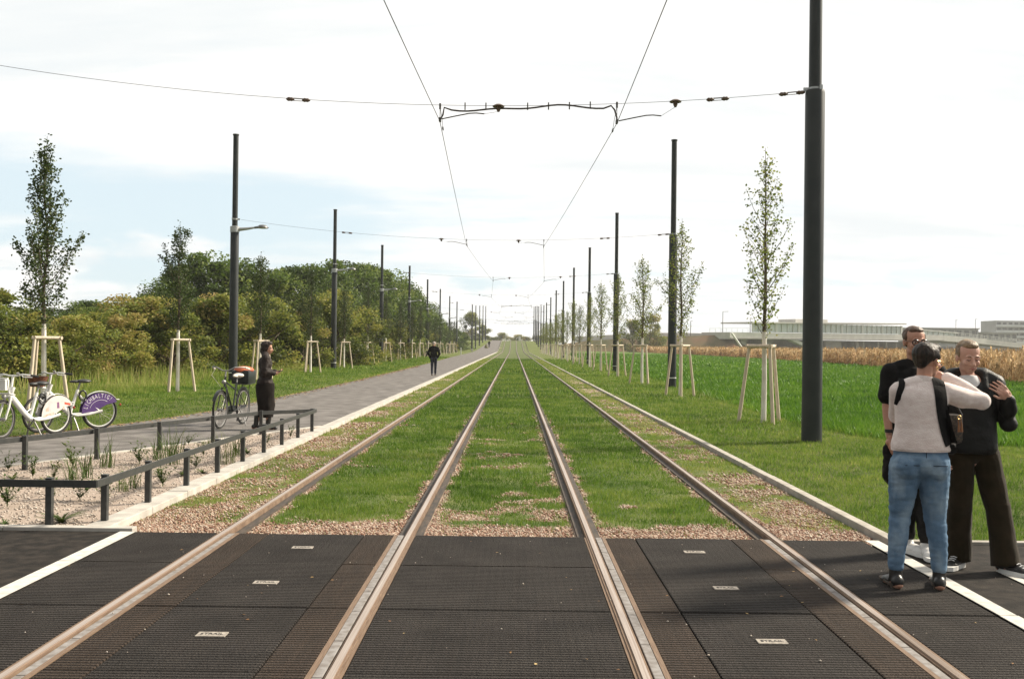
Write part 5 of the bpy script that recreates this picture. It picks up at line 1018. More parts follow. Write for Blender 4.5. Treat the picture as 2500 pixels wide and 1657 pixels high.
def torso(b, prof, seg=28, k=2.4):
    '''lofted trunk: rings of (height, centre x, centre y, half width, half depth), slightly squared'''
    zs = np.array([p[0] for p in prof]); n = 4*len(prof); zz = np.linspace(zs[0], zs[-1], n); P = [np.interp(zz, zs, [p[q] for p in prof]) for q in range(1, 5)]; vs = []
    for i in range(n):
        for j in range(seg):
            a = 2*math.pi*j/seg; c, s = math.cos(a), math.sin(a); vs.append((P[0][i]+P[2][i]*math.copysign(abs(c)**(2/k), c), P[1][i]+P[3][i]*math.copysign(abs(s)**(2/k), s), zz[i]))
    b.add(vs, [(i*seg+j, i*seg+(j+1) % seg, (i+1)*seg+(j+1) % seg, (i+1)*seg+j) for i in range(n-1) for j in range(seg)]+[tuple(range(seg))[::-1], tuple((n-1)*seg+j for j in range(seg))])
def foot(b, an, yaw, L, w, h, toe=0.0):
    """shoe shape from the ankle forward"""
    f = V3((math.sin(-yaw), math.cos(yaw), 0)); M = Matrix.Rotation(yaw, 3, 'Z'); a = V3((an[0], an[1], 0))
    b.ell(a-f*0.030+V3((0, 0, h*0.55)), (w*0.46, 0.050, h*0.55), 12, 8, M); b.ell(a+f*L*0.30+V3((0, 0, h*0.42)), (w*0.48, L*0.34, h*0.42), 14, 8, M); b.ell(a+f*L*0.56+V3((0, 0, h*0.34)), (w*0.52, L*0.21, h*0.34), 14, 8, M); b.tube([V3(an)+V3((0, 0, 0.02)), a+f*0.02+V3((0, 0, h*0.5))], [w*0.40, w*0.45], 12)
def sole(an, yaw, L, w, h0, h1, heel=0.0):
    M = Matrix.Rotation(yaw, 3, 'Z'); out = [(-.42, -.085), (-.5, .0), (-.46, .45), (-.52, .62), (-.42, .82), (-.15, .93), (.15, .93), (.42, .80), (.50, .62), (.44, .45), (.48, .0), (.42, -.085), (.15, -.24), (-.15, -.24)]
    b = MB(); q = [M @ V3((u*w, v*L, 0)) for u, v in out]; b.prism([(an[0]+p.x, an[1]+p.y) for p in q], h0, h1)
    if heel:
        k = [M @ V3((u*w*0.9, v*L, 0)) for u, v in ((-.42, .05), (-.42, -.10), (-.15, -.22), (.15, -.22), (.42, -.10), (.42, .05))]; b.prism([(an[0]+p.x, an[1]+p.y) for p in k], 0.0, h0+0.002)
    return b
def hand(b, wr, d, palm, curl=0.5, s=1.0, thumb=1):
    """palm with five separate fingers. wr wrist, d direction of the hand, palm = direction the palm faces"""
    d = V3(d).normalized(); n = V3(palm); n = (n-d*n.dot(d)).normalized(); sd = d.cross(n)
    c = V3(wr); b.tube([c-d*0.015, c+d*0.03, c+d*0.085*s], [0.026*s, 0.034*s, 0.040*s], 12, True, (1.0, 0.55)) if False else None
    for k in range(4):
        o = sd*(k-1.5)*0.0228*s; base = c+d*0.080*s+o; b.tube([c+o*0.7, base], [0.0145*s, 0.0125*s], 8); b.ell(base, (0.0125*s,)*3, 8, 6)
        Ls = (0.036, 0.042, 0.040, 0.032)[k if thumb > 0 else 3-k]*s; p = base; a = curl*0.5
        for j in range(3):
            a += curl*(0.55 if j else 0.25); q = p+((d+sd*(k-1.5)*0.09).normalized()*math.cos(a)+n*math.sin(a))*Ls*(1, .72, .58)[j]; b.tube([p, q], [(0.0098, 0.0088, 0.0080)[j]*s, (0.0088, 0.0080, 0.0066)[j]*s], 8); b.ell(q, ((0.0088, 0.0080, 0.0066)[j]*s,)*3, 8, 6); p = q
    b.ell(c+d*0.045*s, (0.03*s, 0.03*s, 0.03*s), 10, 8)
    t0 = c+d*0.022*s-sd*0.030*s*thumb+n*0.006; t1 = t0+(d*0.62-sd*0.62*thumb+n*0.35).normalized()*0.040*s; t2 = t1+(d*0.85-sd*0.15*thumb+n*0.5).normalized()*0.032*s
    b.tube([c+d*0.01, t0, t1, t2], [0.015*s, 0.0135*s, 0.0110*s, 0.0085*s], 8); b.ell(t2, (0.0085*s,)*3, 8, 6)
def head_shape(b, T, s=1.0, fem=True):
    """skull, jaw, brow, nose, cheeks, lips, ears in a head frame (y forward)"""
    def e(c, r, seg=16, rg=10): b.ell(T @ V3(c), tuple(q*s for q in r), seg, rg, T.to_3x3().normalized())
    e((0, -.012, .030), (.074, .094, .084), 20, 14); e((0, .024, -.030), (.057 if fem else .060, .068, .078), 18, 12); e((0, .040, -.082), (.034 if fem else .046, .042, .032)); e((0, .060, -.098), (.015 if fem else .020, .016, .014))
    for x in (-1, 1):
        e((x*.028, .079, .016), (.027, .011, .009)); e((x*.036, .062, -.030), (.022, .023, .022)); e((x*.074, -.006, -.012), (.010, .018, .030)); e((x*.079, -.010, -.004), (.006, .013, .017)); e((x*.011, .098, -.040), (.009, .010, .008)); e((x*(.036 if fem else .043), .024, -.072), (.015, .034, .024))
    b.tube([T @ V3((0, .083, .012)), T @ V3((0, .100, -.018)), T @ V3((0, .112, -.036))], [.008*s, .010*s, .012*s], 8); e((0, .110, -.037), (.011, .011, .010))
    e((0, .090, -.062), (.020, .010, .006)); e((0, .088, -.072), (.018, .010, .007))
def face_bits(T, P, s=1.0, closed=False, browm=None, glasses=None):
    q = T.to_3x3().normalized()
    for x in (-1, 1):
        if closed:
            MB().tube([T @ V3((x*.016, .087, -.004)), T @ V3((x*.030, .0895, -.0085)), T @ V3((x*.044, .083, -.004))], [.0016, .0026, .0016], 6).build('eyelashes', m_eye, P, True)
            MB().ell(T @ V3((x*.030, .080, .000)), (.015, .010, .0085), 12, 8, q).build('eyelid', m_skin2, P, True)
        else:
            w = MB().ell(T @ V3((x*.030, .081, -.002)), (.013, .0085, .0065), 12, 8, q).build('eye', m_eyew, P, True); MB().ell(T @ V3((x*.030, .0875, -.002)), (.0055, .004, .0055), 10, 6, q).build('iris', m_eye, w, True)
        MB().tube([T @ V3((x*.014, .090, .018)), T @ V3((x*.030, .091, .0235)), T @ V3((x*.047, .080, .017))], [.0028, .0034, .0018], 6).build('eyebrow', browm or m_hairb, P, True)
    b = MB(); b.tube([T @ V3((-.022, .088, -.0665)), T @ V3((-.008, .0975, -.0625)), T @ V3((0, .0985, -.064)), T @ V3((.008, .0975, -.0625)), T @ V3((.022, .088, -.0665))], [.001, .0042, .0040, .0042, .001], 7); b.tube([T @ V3((-.019, .088, -.069)), T @ V3((0, .096, -.0735)), T @ V3((.019, .088, -.069))], [.001, .0052, .001], 7); b.build('lips', m_lip, P, True)
    if glasses:
        b = MB()
        for x in (-1, 1):
            ring = [T @ V3((x*.032+.024*math.cos(R(a)), .098-.006*abs(math.cos(R(a))), -.003+.019*math.sin(R(a)))) for a in range(0, 361, 24)]; b.tube(ring, .0042, 6, False); b.tube([T @ V3((x*.056, .092, .003)), T @ V3((x*.078, .06, .005)), T @ V3((x*.080, -.01, .004))], .0022, 6)
        b.tube([T @ V3((-.009, .1, .003)), T @ V3((.009, .1, .003))], .0022, 6); b.build('glasses', glasses, P, True)
def HT(c, yaw, pitch, s=1.0, roll=0.0): return Matrix.Translation(V3(c)) @ Matrix.Rotation(yaw, 4, 'Z') @ Matrix.Rotation(pitch, 4, 'X') @ Matrix.Rotation(roll, 4, 'Y') @ Matrix.Scale(s, 4)
def body(t, J, T, skin, hands=(), vox=0.005, fem=True, hs=1.0):
    """one continuous body: head, neck, torso, arms, hands, legs, feet (a little slimmer than the clothes)"""
    b = MB(); head_shape(b, T, hs, fem); nb = V3(J['neck']); b.tube([T @ V3((0, -.018, -.05)), (T @ V3((0, -.02, -.09))+nb)/2, nb, nb-V3((0, 0, .06))], [.050, .048, .055, .075], 14)
    sR, sL = V3(J['shR']), V3(J['shL']); ch = (sR+sL)/2; pv = V3(J['pelvis']); b.ell(ch+V3((0, 0, -.10)), (abs(sR.x-sL.x)*.42, .088, .17)); b.ell((ch+pv)/2, (.112, .085, .2)); b.ell(pv, (.140, .095, .12))
    for S in 'RL':
        sh, el, wr = V3(J['sh'+S]), V3(J['el'+S]), V3(J['wr'+S]); limb(b, [ch.lerp(sh, .6), sh, el, el.lerp(wr, .35), wr], [.045, .040, .034, .034, .024])
        hi, kn, an = V3(J['hi'+S]), V3(J['kn'+S]), V3(J['an'+S]); limb(b, [hi, hi.lerp(kn, .5), kn, kn.lerp(an, .35), an], [.078, .066, .047, .047, .032]); foot(b, (an.x, an.y, .07), J.get('ft'+S, 0), .20, .075, .055)
    for S, d, pn, c, th in hands: hand(b, J['wr'+S], d, pn, c, .9 if fem else 1.0, th)
    return organic('body', b, vox, skin, t, 2)

# ---- woman in the beige jumper, back to the camera
def woman_front():
    t = thing('person', 'woman in pale beige jumper and blue jeans, back turned, elbow raised', 'person', (2.655, 6.53, 0), R(-6), 'three people talking by the track')
    J = dict(neck=(.035, .01, 1.340), shR=(.168, .01, 1.285), shL=(-.138, .01, 1.295), elR=(.425, .085, 1.225), wrR=(.235, .215, 1.372), elL=(-.085, .19, 1.11), wrL=(.03, .36, 1.22), pelvis=(.017, 0, .83), hiR=(.098, 0, .79), hiL=(-.078, 0, .79), knR=(.118, .02, .455), knL=(-.105, .02, .47), anR=(.140, -.005, .10), anL=(-.135, -.005, .105), ftR=R(-10), ftL=R(8))
    T = HT((.068, .045, 1.487), R(-52), R(-6), .98); body(t, J, T, m_skin, (('R', (-.7, .45, .35), (-.2, .6, -.6), .55, 1), ('L', (.5, .7, .4), (.4, .3, -.6), .6, -1)))
    face_bits(T, t, .98, False, m_hairk)
    b = MB(); q = T.to_3x3().normalized()       # cropped dark hair: cap, fringe, nape
    for c, r in (((0, -.022, .042), (.083, .097, .084)), ((0, .030, .085), (.066, .062, .040)), ((-.028, .050, .082), (.042, .045, .030)), ((0, -.066, .004), (.062, .040, .048)), ((.066, .004, .030), (.018, .036, .030)), ((-.066, .004, .030), (.018, .036, .030)), ((0, -.070, -.030), (.044, .026, .028))): b.ell(T @ V3(c), r, 16, 10, q)
    organic('hair', b, .006, m_hairk, t, 2, .004, 22, .8)
    b = MB(); x = [T @ V3((.036, .105, -.003)), T @ V3((.060, .092, .000)), T @ V3((.082, .02, .003)), T @ V3((.082, -.01, -.004))]; b.tube(x, .0028, 6); ring = [T @ V3((.032+.024*math.cos(R(a)), .100, -.006+.021*math.sin(R(a)))) for a in range(0, 361, 24)]; b.tube(ring, .0026, 6, False); ring = [T @ V3((-.032+.024*math.cos(R(a)), .100, -.006+.021*math.sin(R(a)))) for a in range(0, 361, 24)]; b.tube(ring, .0026, 6, False); b.build('glasses', m_gold, t, True)
    MB().ring(T @ V3((.082, -.004, -.050)), .010, .0022, Matrix.Rotation(R(40), 3, 'Z'), 14, 5).build('earring', m_gold, t, True)
    b = MB(); sR, sL = V3(J['shR']), V3(J['shL'])  # jumper
    torso(b, [(.905, .017, -.002, .184, .126), (.94, .017, -.002, .185, .126), (.99, .017, -.002, .174, .121), (1.05, .016, 0, .160, .115), (1.12, .015, 0, .156, .112), (1.19, .016, .002, .163, .113), (1.23, .017, .004, .170, .112), (1.27, .017, .005, .174, .104), (1.302, .020, .005, .156, .090), (1.330, .026, .006, .108, .074), (1.352, .034, .008, .066, .062)])
    b.tube([sL+V3((0, 0, .0)), (-.05, .0, 1.328), (.03, .005, 1.340), (.10, .0, 1.325), sR], [.048, .052, .058, .054, .054], 14)
    limb(b, [sR, sR.lerp(V3(J['elR']), .5)+V3((0, 0, -.012)), V3(J['elR']), V3(J['elR']).lerp(V3(J['wrR']), .5)+V3((.01, 0, 0)), V3(J['wrR'])+V3((.01, -.008, -.004))], [.066, .070, .060, .054, .043]); limb(b, [sL+V3((.012, 0, -.012)), V3(J['elL']), V3(J['wrL'])+V3((0, -.01, -.01))], [.058, .055, .044])
    organic('jumper', b, .0075, m_knit, t, 5, .0032, 5.0, 2.2)
    b = MB(); b.tube([(.036, .008, 1.352), (.040, .012, 1.382)], [.064, .060], 20, True, (1, .95)); b.tube([(.017, 0, .900), (.017, 0, .928)], [.186, .188], 26, True, (1, .70)); o = b.build('jumper_ribbing', m_knit, t, True)
    b = MB(); b.ell((.017, -.012, .83), (.180, .122, .115), 22, 12); b.tube([(.017, 0, .86), (.017, 0, .91)], [.172, .168], 24, True, (1, .70))
    for S, sx in (('R', 1), ('L', -1)):
        hi, kn, an = V3(J['hi'+S]), V3(J['kn'+S]), V3(J['an'+S]); b.ell(hi+V3((sx*.004, -.05, .01)), (.088, .085, .10)); limb(b, [hi, hi.lerp(kn, .45), kn, kn.lerp(an, .4)+V3((sx*.004, -.012, 0)), an+V3((0, 0, .035))], [.106, .092, .070, .062, .050])
    organic('jeans', b, .0075, m_jean, t, 2, .0055, 11, 2.6)
    b = MB(); b.box((.105, -.128, .815), (.088, .006, .004)); b.box((-.07, -.128, .815), (.088, .006, .004)); b.tube([(.017, -.128, .90), (.017, -.124, .80)], .0022, 5); b.build('pocket_seam', m_navy, t)
    for S in 'RL':
        an = J['an'+S]; ft = J['ft'+S]; b = MB(); foot(b, (an[0], an[1], .10), ft, .215, .088, .085); b.tube([(an[0], an[1], .06), (an[0], an[1], .155)], [.043, .041], 14); k = organic('boot', b, .006, m_shoek, t, 2); s = sole(an, ft, .225, .088, .020, .034, .02); s.build('boot_sole', m_sole, k)
    return t, J
W1, J1 = woman_front()
# bag strap over her shoulder and the bag it carries
def shoulder_bag():
    b0 = W1; Mx = Matrix.Translation(W1.location) @ Matrix.Rotation(R(-6), 4, 'Z')
    t = thing('shoulder_bag', 'dark patterned bag on a wide black strap over the jumper of the woman in jeans', 'bag', W1.location.copy(), R(-6))
    jum = next(o for o in W1.children if o.name.startswith('jumper') and 'rib' not in o.name); bpy.context.view_layer.update()
    def onto(x, y, z):
        '''lay a point on the knit from behind or, near the top, from above'''
        if y is None: ok, p, n, _ = jum.ray_cast(V3((x, -1, z)), V3((0, 1, 0)))
        else: ok, p, n, _ = jum.ray_cast(V3((x, y, 2)), V3((0, 0, -1)))
        return (p, n) if ok else (V3((x, y if y is not None else -.1, z)), V3((0, -1, 0)))
    def band(path, w):
        vs = []; fs = []
        for i, (x, y, z) in enumerate(path):
            q, r = path[max(i-1, 0)], path[min(i+1, len(path)-1)]; dx, dz = r[0]-q[0], r[2]-q[2]; L = math.hypot(dx, dz)+1e-6
            if y is None: sx, sz = -dz/L*w, dx/L*w
            else: sx, sz = w, 0
            for k in (-1, -.5, 0, .5, 1):
                p, n = onto(x+sx*k, y, z+sz*k); vs.append(p+n*.007)
        m = len(path); vs += [v-V3((0, -.006, .003)) for v in vs]
        for i in range(m-1):
            for k in range(4): a = i*5+k; fs.append((a, a+1, a+6, a+5)); fs.append((a+5*m, a+5+5*m, a+6+5*m, a+1+5*m))
            for k in (0, 4): a = i*5+k; fs.append((a, a+5, a+5+5*m, a+5*m))
        MB().add(vs, fs).build('strap', m_blk, t, True)
    band([(.112, .06, 1.345), (.112, .02, 1.344), (.111, -.02, 1.343), (.111, -.04, 1.34), (.112, None, 1.330), (.112, None, 1.32), (.112, None, 1.305), (.112, None, 1.28), (.114, None, 1.24), (.122, None, 1.17), (.134, None, 1.10), (.150, None, 1.03), (.164, None, .985), (.176, None, .95)], .040)
    cl_ = [onto(*q) for q in ((-.108, .04, 1.35), (-.108, .0, 1.35), (-.112, -.03, 1.345), (-.118, None, 1.318), (-.130, None, 1.28), (-.138, None, 1.24), (-.144, None, 1.20))]
    MB().tube([p+n*.006 for p, n in cl_], [.018, .019, .020, .020, .020, .019, .012], 8, True, (1, .45)).build('strap', m_blk, t, True)
    MB().tube([(.18, -.075, .945), (.205, -.03, .90), (.215, .04, .885), (.26, .15, .95)], .028, 8, True, (1, .4)).build('strap', m_blk, t, True)
    b = MB(); b.bbox((.265, .21, 1.03), (.15, .10, .20), .03, R(20)); b.build('bag_body', mat('patterned_leather', (0.020, 0.015, 0.011), 0.5, c2=(0.075, 0.052, 0.033), scale=60, lo=.5, hi=.6), t, True)
    b = MB(); b.tube([(.215, .17, 1.12), (.22, .17, 1.19), (.30, .21, 1.20), (.345, .22, 1.12)], .010, 7); b.build('bag_handle', m_shoek, t, True)
    for x in (.30, .318): MB().tube([(x, .15, 1.10), (x+.003, .145, 1.06), (x+.004, .145, 1.015)], [.003, .006, .009], 7).build('tassel', mat('tan_leather', (0.20, 0.085, 0.03), 0.6), t, True)
    MB().ring((.308, .15, 1.11), .012, .003, None, 14, 6).build('buckle', m_gold, t, True)
shoulder_bag()

# ---- blond woman in black jacket and brown trousers, facing the camera
def woman_blond():
    t = thing('person', 'blond woman in open black jacket and wide dark brown trousers, eyes lowered', 'person', (3.30, 7.14, 0), math.atan2(.16, -.987), 'three people talking by the track')
    # local x = image left, y = towards the camera
    J = dict(neck=(.045, .0, 1.375), shR=(.195, .01, 1.325), shL=(-.135, .0, 1.325), elR=(.25, -.03, 1.05), wrR=(.24, .10, .85), elL=(-.225, .03, 1.045), wrL=(-.185, .150, 1.235), pelvis=(.01, 0, .84), hiR=(.095, 0, .80), hiL=(-.085, 0, .80), knR=(.09, .02, .45), knL=(-.150, .05, .45), anR=(.075, -.06, .10), anL=(-.195, .10, .10), ftR=R(-35), ftL=R(38))
    T = HT((.052, .045, 1.512), R(6), R(-12), 1.0); body(t, J, T, m_skin2, (('L', (.55, .25, .55), (.35, -.75, .1), .55, -1), ('R', (-.1, .2, -.9), (-1, -.1, 0), .5, 1)))
    face_bits(T, t, 1.0, True, m_hairl)
    b = MB(); q = T.to_3x3().normalized()
    for c, r in (((0, -.034, .044), (.079, .084, .078)), ((0, .004, .084), (.058, .066, .036)), ((.066, -.018, .024), (.014, .042, .046)), ((-.066, -.018, .024), (.014, .042, .046)), ((0, -.085, .0), (.05, .03, .05)), ((0, -.125, .055), (.036, .032, .036))): b.ell(T @ V3(c), r, 16, 10, q)
    organic('hair', b, .006, m_hairl, t, 2, .003, 26, .6)
    sR, sL = V3(J['shR']), V3(J['shL']); b = MB(); b.ell((.03, .0, 1.20), (.10, .085, .15)); b.ell((.03, .0, 1.02), (.10, .085, .2)); b.tube([(.042, .018, 1.27), (.045, .020, 1.335), (.045, .016, 1.378)], [.092, .080, .060], 18); organic('tee_shirt', b, .008, m_tee, t, 2, .003, 12, 1.5)
    b = MB()
    torso(b, [(.825, .012, .005, .150, .128), (.86, .012, .005, .168, .140), (.95, .015, .005, .166, .138), (1.05, .018, .005, .162, .132), (1.15, .022, .005, .164, .128), (1.24, .026, .002, .168, .120), (1.30, .03, -.004, .160, .104), (1.335, .034, -.012, .128, .080)])
    b.tube([sL, (-.06, -.03, 1.375), (.04, -.055, 1.39), (.13, -.03, 1.372), sR], [.070, .064, .055, .064, .070], 14)
    b.tube([(-.035, .105, 1.20), (-.058, .080, 1.28), (-.064, .0, 1.385), (.04, -.070, 1.415), (.148, .0, 1.385), (.148, .080, 1.28), (.115, .105, 1.20)], [.026, .032, .040, .040, .040, .032, .026], 12)
    for S in 'RL': sh, el, wr = V3(J['sh'+S]), V3(J['el'+S]), V3(J['wr'+S]); limb(b, [sh, sh.lerp(el, .5), el, el.lerp(wr, .5), wr-(wr-el).normalized()*.03], [.072, .068, .064, .058, .048])
    organic('jacket', b, .008, m_puff, t, 3, .005, 6, 1.8)
    b = MB(); b.ell((.01, 0, .85), (.158, .115, .11), 20, 12)
    for S, sx, fl in (('R', 1, .092), ('L', -1, .098)):
        hi, kn, an = V3(J['hi'+S]), V3(J['kn'+S]), V3(J['an'+S]); limb(b, [hi, hi.lerp(kn, .5), kn], [.100, .092, .084]); b.tube([kn+V3((0, 0, .02)), kn.lerp(an, .55)+V3((sx*.004, -.012, 0)), V3((an.x, an.y, .05))+V3((0, .0, 0))], [.084, .088, fl], 18)
    organic('wide_trousers', b, .008, m_brown, t, 2, .008, 6, 0.7)
    for S in 'RL':
        an = J['an'+S]; ft = J['ft'+S]; b = MB(); foot(b, (an[0], an[1], .09), ft, .245, .090, .085); k = organic('trainer', b, .006, m_shoek, t, 2); sole(an, ft, .262, .097, .0, .030).build('trainer_sole', m_solew, k)
        f = V3((math.sin(-ft), math.cos(ft), 0)); w = V3((f.y, -f.x, 0)); b = MB()
        for i in range(4): c = V3((an[0], an[1], 0))+f*(.075+.022*i)+V3((0, 0, .088-.009*i)); b.tube([c-w*.022, c+V3((0, 0, .005)), c+w*.022], .0032, 5)
        b.build('shoe_laces', m_tee, k, True)
    return t
woman_blond()

# ---- man behind, facing the camera
def man_glasses():
    t = thing('person', 'man with dark-rimmed glasses in black short-sleeved shirt, standing behind the others', 'person', (3.085, 7.68, 0), math.atan2(-.10, -.995), 'three people talking by the track')
    J = dict(neck=(.0, .0, 1.45), shR=(.185, 0, 1.385), shL=(-.185, 0, 1.385), elR=(.212, -.01, 1.12), wrR=(.215, .045, .895), elL=(-.235, 0, 1.12), wrL=(-.20, .12, .93), pelvis=(0, 0, .88), hiR=(.09, 0, .84), hiL=(-.09, 0, .84), knR=(.075, .03, .47), knL=(-.06, .04, .47), anR=(.03, -.02, .09), anL=(-.045, .13, .09), ftR=R(10), ftL=R(-16))
    T = HT((.012, .03, 1.622), R(-4), R(-4), 1.03); body(t, J, T, m_skin, (('R', (.0, .12, -1), (-1, .2, 0), .45, 1), ('L', (.0, .3, -1), (1, .2, 0), .45, -1)), fem=False)
    face_bits(T, t, 1.0, False, m_hairb, m_glasses)
    b = MB(); q = T.to_3x3().normalized()
    for c, r in (((0, -.032, .044), (.080, .086, .074)), ((0, .010, .082), (.058, .062, .032)), ((.066, -.012, .030), (.015, .036, .040)), ((-.066, -.012, .030), (.015, .036, .040)), ((0, -.085, .0), (.052, .03, .055))): b.ell(T @ V3(c), r, 16, 10, q)
    organic('hair', b, .006, m_hairb, t, 2, .004, 26, .8)
    b = MB(); b.ell((0, .065, -.0), (.001,)*3); 
    sR, sL = V3(J['shR']), V3(J['shL']); b = MB(); torso(b, [(.90, 0, 0, .165, .118), (1.0, 0, 0, .165, .118), (1.12, 0, 0, .170, .118), (1.24, 0, .003, .188, .122), (1.33, 0, .003, .192, .115), (1.385, 0, .002, .168, .092), (1.42, 0, 0, .11, .075)]); b.tube([sL, (-.09, 0, 1.425), (0, -.005, 1.445), (.09, 0, 1.425), sR], [.062, .060, .062, .060, .062], 14)
    for S in 'RL': sh, el = V3(J['sh'+S]), V3(J['el'+S]); limb(b, [sh, sh.lerp(el, .45), sh.lerp(el, .70)], [.074, .072, .074])
    organic('shirt', b, .008, m_blk, t, 3, .006, 8, 1.8)
    b = MB(); b.ell((0, 0, .88), (.168, .118, .11), 18, 12)
    for S in 'RL': hi, kn, an = V3(J['hi'+S]), V3(J['kn'+S]), V3(J['an'+S]); limb(b, [hi, hi.lerp(kn, .5), kn, kn.lerp(an, .5), an+V3((0, 0, .045))], [.098, .086, .070, .064, .058])
    organic('trousers', b, .008, m_grey, t, 2, .006, 8, 2)
    for S in 'RL': an = J['an'+S]; ft = J['ft'+S]; b = MB(); foot(b, (an[0], an[1], .08), ft, .27, .102, .095); k = organic('sneaker', b, .006, m_shoew, t, 2); sole(an, ft, .285, .108, .0, .030).build('sneaker_sole', m_solew, k)
    w = V3(J['wrR']); MB().tube([w+V3((0, 0, .03)), w+V3((0, 0, .055))], .034, 14).build('wrist_watch', m_shoek, t, True)
    return t
man_glasses()
b = MB(); b.ell((2.885, 7.66, .74), (.042, .05, .13)); b.ell((2.905, 7.68, .63), (.05, .06, .12)); b.tube([(2.88, 7.64, .86), (2.88, 7.65, .80)], [.02, .04], 10)
o = organic('dark_jacket', b, .008, m_grey, None, 3, .012, 10, 1.5); tag(o, 'dark folded jacket hanging from the hand of the man with glasses', 'jacket')

# ---- woman pushing away from the black bicycle, in profile
def woman_coat():
    t = thing('person', 'dark-haired woman in dark padded coat and long flared skirt walking past the black bicycle', 'person', (-4.43, 17.75, 0), R(-78))
    J = dict(neck=(0, .0, 1.325), shR=(.15, .01, 1.265), shL=(-.15, .01, 1.265), elR=(.185, -.01, 1.03), wrR=(.09, .17, 1.00), elL=(-.18, .02, 1.02), wrL=(-.05, .19, 1.02), pelvis=(0, 0, .80), hiR=(.08, 0, .76), hiL=(-.08, 0, .76), knR=(.07, .07, .44), knL=(-.07, .02, .44), anR=(.05, .06, .09), anL=(-.06, -.15, .12), ftR=0, ftL=R(4))
    T = HT((0, .03, 1.452), R(-8), R(-8), .98); body(t, J, T, m_skin, (('R', (-.35, .9, .1), (-.3, .1, .9), .7, 1), ('L', (.35, .9, .1), (.3, .1, .9), .7, -1)), vox=.008)
    face_bits(T, t, .98, False, m_hairk); b = MB(); q = T.to_3x3().normalized()
    for c, r in (((0, -.026, .044), (.086, .098, .084)), ((0, .030, .088), (.066, .055, .035)), ((.064, -.018, .0), (.022, .055, .075)), ((-.064, -.018, .0), (.022, .055, .075)), ((0, -.075, -.04), (.066, .045, .085))): b.ell(T @ V3(c), r, 16, 10, q)
    organic('hair', b, .008, m_hairk, t, 2, .006, 20, .6)
    sR, sL = V3(J['shR']), V3(J['shL']); b = MB(); b.ell((0, .0, 1.17), (.175, .125, .15)); b.ell((0, .01, 1.0), (.17, .125, .17)); b.ell((0, .0, .84), (.175, .145, .13)); b.tube([sL, (-.07, 0, 1.325), (0, -.005, 1.35), (.07, 0, 1.325), sR], [.066, .066, .072, .066, .066], 14)
    for S in 'RL': sh, el, wr = V3(J['sh'+S]), V3(J['el'+S]), V3(J['wr'+S]); limb(b, [sh, el, wr-(wr-el).normalized()*.02], [.078, .070, .048])
    organic('padded_coat', b, .010, m_coat, t, 3, .008, 9, 2)
    b = MB(); b.tube([(0, .0, .82), (0, .01, .62), (0, .03, .42), (0, .02, .22)], [.168, .160, .150, .138], 22, True, (1, 1)); b.ell((0, .05, .40), (.12, .12, .20)); organic('long_skirt', b, .010, m_coatk, t, 2, .012, 7, .8)
    for S in 'RL': an = J['an'+S]; ft = J['ft'+S]; b = MB(); foot(b, (an[0], an[1], .09), ft, .23, .088, .085); b.tube([(an[0], an[1], .07), (an[0], an[1]+.02, .26)], [.042, .052], 12); k = organic('boot', b, .009, m_shoek, t, 2)
    if True:
        p = (V3(J['wrR'])+V3(J['wrL']))/2+V3((0, .09, .035)); tag(MB().bbox(W_(t, p), (.15, .075, .010), .003, R(-78)).build('mobile_phone', m_shoek), 'dark mobile phone held by the woman in the padded coat', 'phone')
woman_coat()

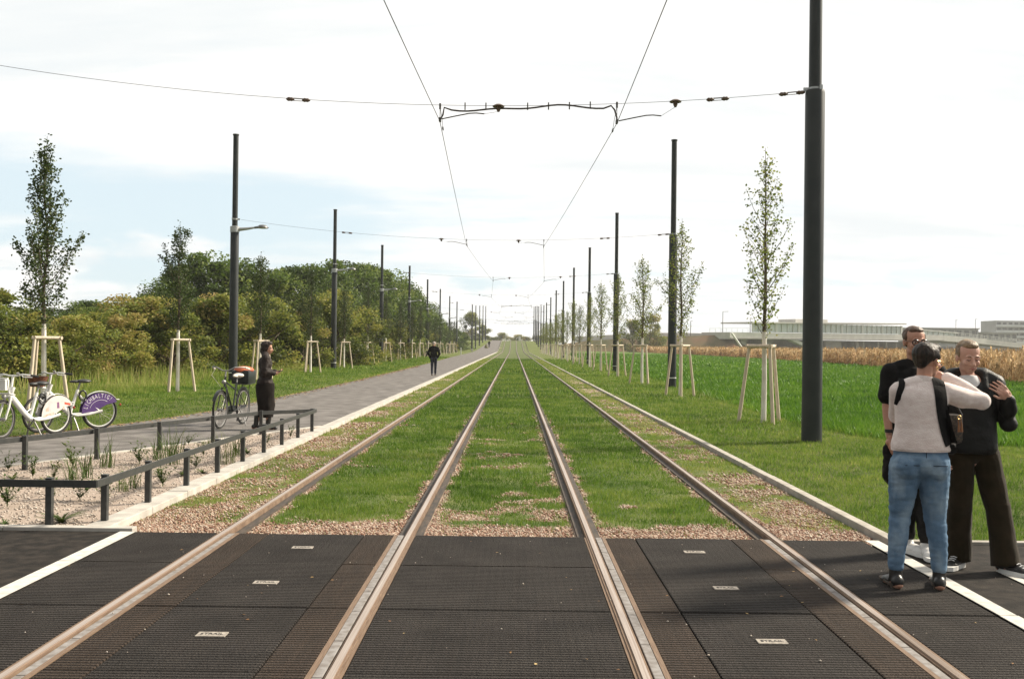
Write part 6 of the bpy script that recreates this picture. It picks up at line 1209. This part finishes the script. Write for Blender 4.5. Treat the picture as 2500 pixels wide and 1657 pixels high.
# ---- man walking away on the path, and a far pedestrian
def walker(label, loc, rz, hairm, topm, legm, vox, H=1.66, pockets=True, group=None):
    t = thing('person', label, 'person', loc, rz); k = H/1.70; s = lambda *p: tuple(q*k for q in p)
    J = dict(neck=s(0, 0, 1.44), shR=s(.185, 0, 1.38), shL=s(-.185, 0, 1.38), elR=s(.285, -.05, 1.10), wrR=s(.185, .06, .90), elL=s(-.285, -.05, 1.10), wrL=s(-.185, .06, .90), pelvis=s(0, 0, .90), hiR=s(.09, 0, .86), hiL=s(-.09, 0, .86), knR=s(.085, .06, .48), knL=s(-.085, .0, .48), anR=s(.08, .10, .09), anL=s(-.08, -.14, .11))
    T = HT(s(0, .02, 1.585), 0, R(-4), k); body(t, J, T, m_skin2, (('R', (-.2, .5, -.9), (-1, 0, 0), .5, 1), ('L', (.2, .5, -.9), (1, 0, 0), .5, -1)), vox=vox, fem=False)
    b = MB(); q = T.to_3x3().normalized()
    for c, r in (((0, -.022, .044), (.080, .094, .078)), ((0, -.085, .0), (.054, .03, .05))): b.ell(T @ V3(c), tuple(v*k for v in r), 14, 10, q)
    organic('hair', b, vox, hairm, t, 2)
    b = MB(); b.ell(s(0, 0, 1.27), s(.20, .13, .16)); b.ell(s(0, 0, 1.08), s(.185, .125, .2)); b.ell(s(0, 0, .93), s(.175, .12, .10)); b.tube([J['shL'], s(-.09, 0, 1.42), s(0, -.01, 1.44), s(.09, 0, 1.42), J['shR']], [.064*k]*5, 12)
    for S in 'RL': sh, el, wr = V3(J['sh'+S]), V3(J['el'+S]), V3(J['wr'+S]); limb(b, [sh, el, wr], [.074*k, .066*k, .052*k])
    organic('jacket', b, vox, topm, t, 2, .006, 9, 2)
    b = MB(); b.ell(s(0, 0, .90), s(.17, .12, .11))
    for S in 'RL': hi, kn, an = V3(J['hi'+S]), V3(J['kn'+S]), V3(J['an'+S]); limb(b, [hi, hi.lerp(kn, .5), kn, an+V3((0, 0, .03))], [.094*k, .082*k, .068*k, .056*k])
    organic('trousers', b, vox, legm, t, 2, .005, 9, 2)
    for S in 'RL': an = J['an'+S]; b = MB(); foot(b, (an[0], an[1], .08), 0, .26, .095, .09); organic('shoe', b, vox, m_shoek, t, 1)
    return t
walker('grey-haired man in black jacket and dark jeans walking away along the path', (-3.92, 48.9, 0), R(3), m_hairg, m_blk, m_navy, .010)
walker('tiny dark-clothed pedestrian far up the path on the ramp', (-5.75, 232, float(gz(232))), R(4), m_hairk, m_blk, m_grey, .018, 1.62)
# ================================================================ thin autumn haze
m_haze = bpy.data.materials.new('haze'); m_haze.use_nodes = True; _n = m_haze.node_tree; _n.nodes.remove(_n.nodes['Principled BSDF'])
_v = _n.nodes.new('ShaderNodeVolumePrincipled'); _v.inputs['Color'].default_value = (0.96, 0.96, 0.95, 1); _v.inputs['Density'].default_value = 0.00028; _v.inputs['Anisotropy'].default_value = 0.3
_n.links.new(_v.outputs[0], _n.nodes['Material Output'].inputs['Volume'])
hz = MB().box((0, 1000, 7.5), (3000, 3400, 18)).build('haze', m_haze); hz['kind'] = 'stuff'; hz.display_type = 'WIRE'
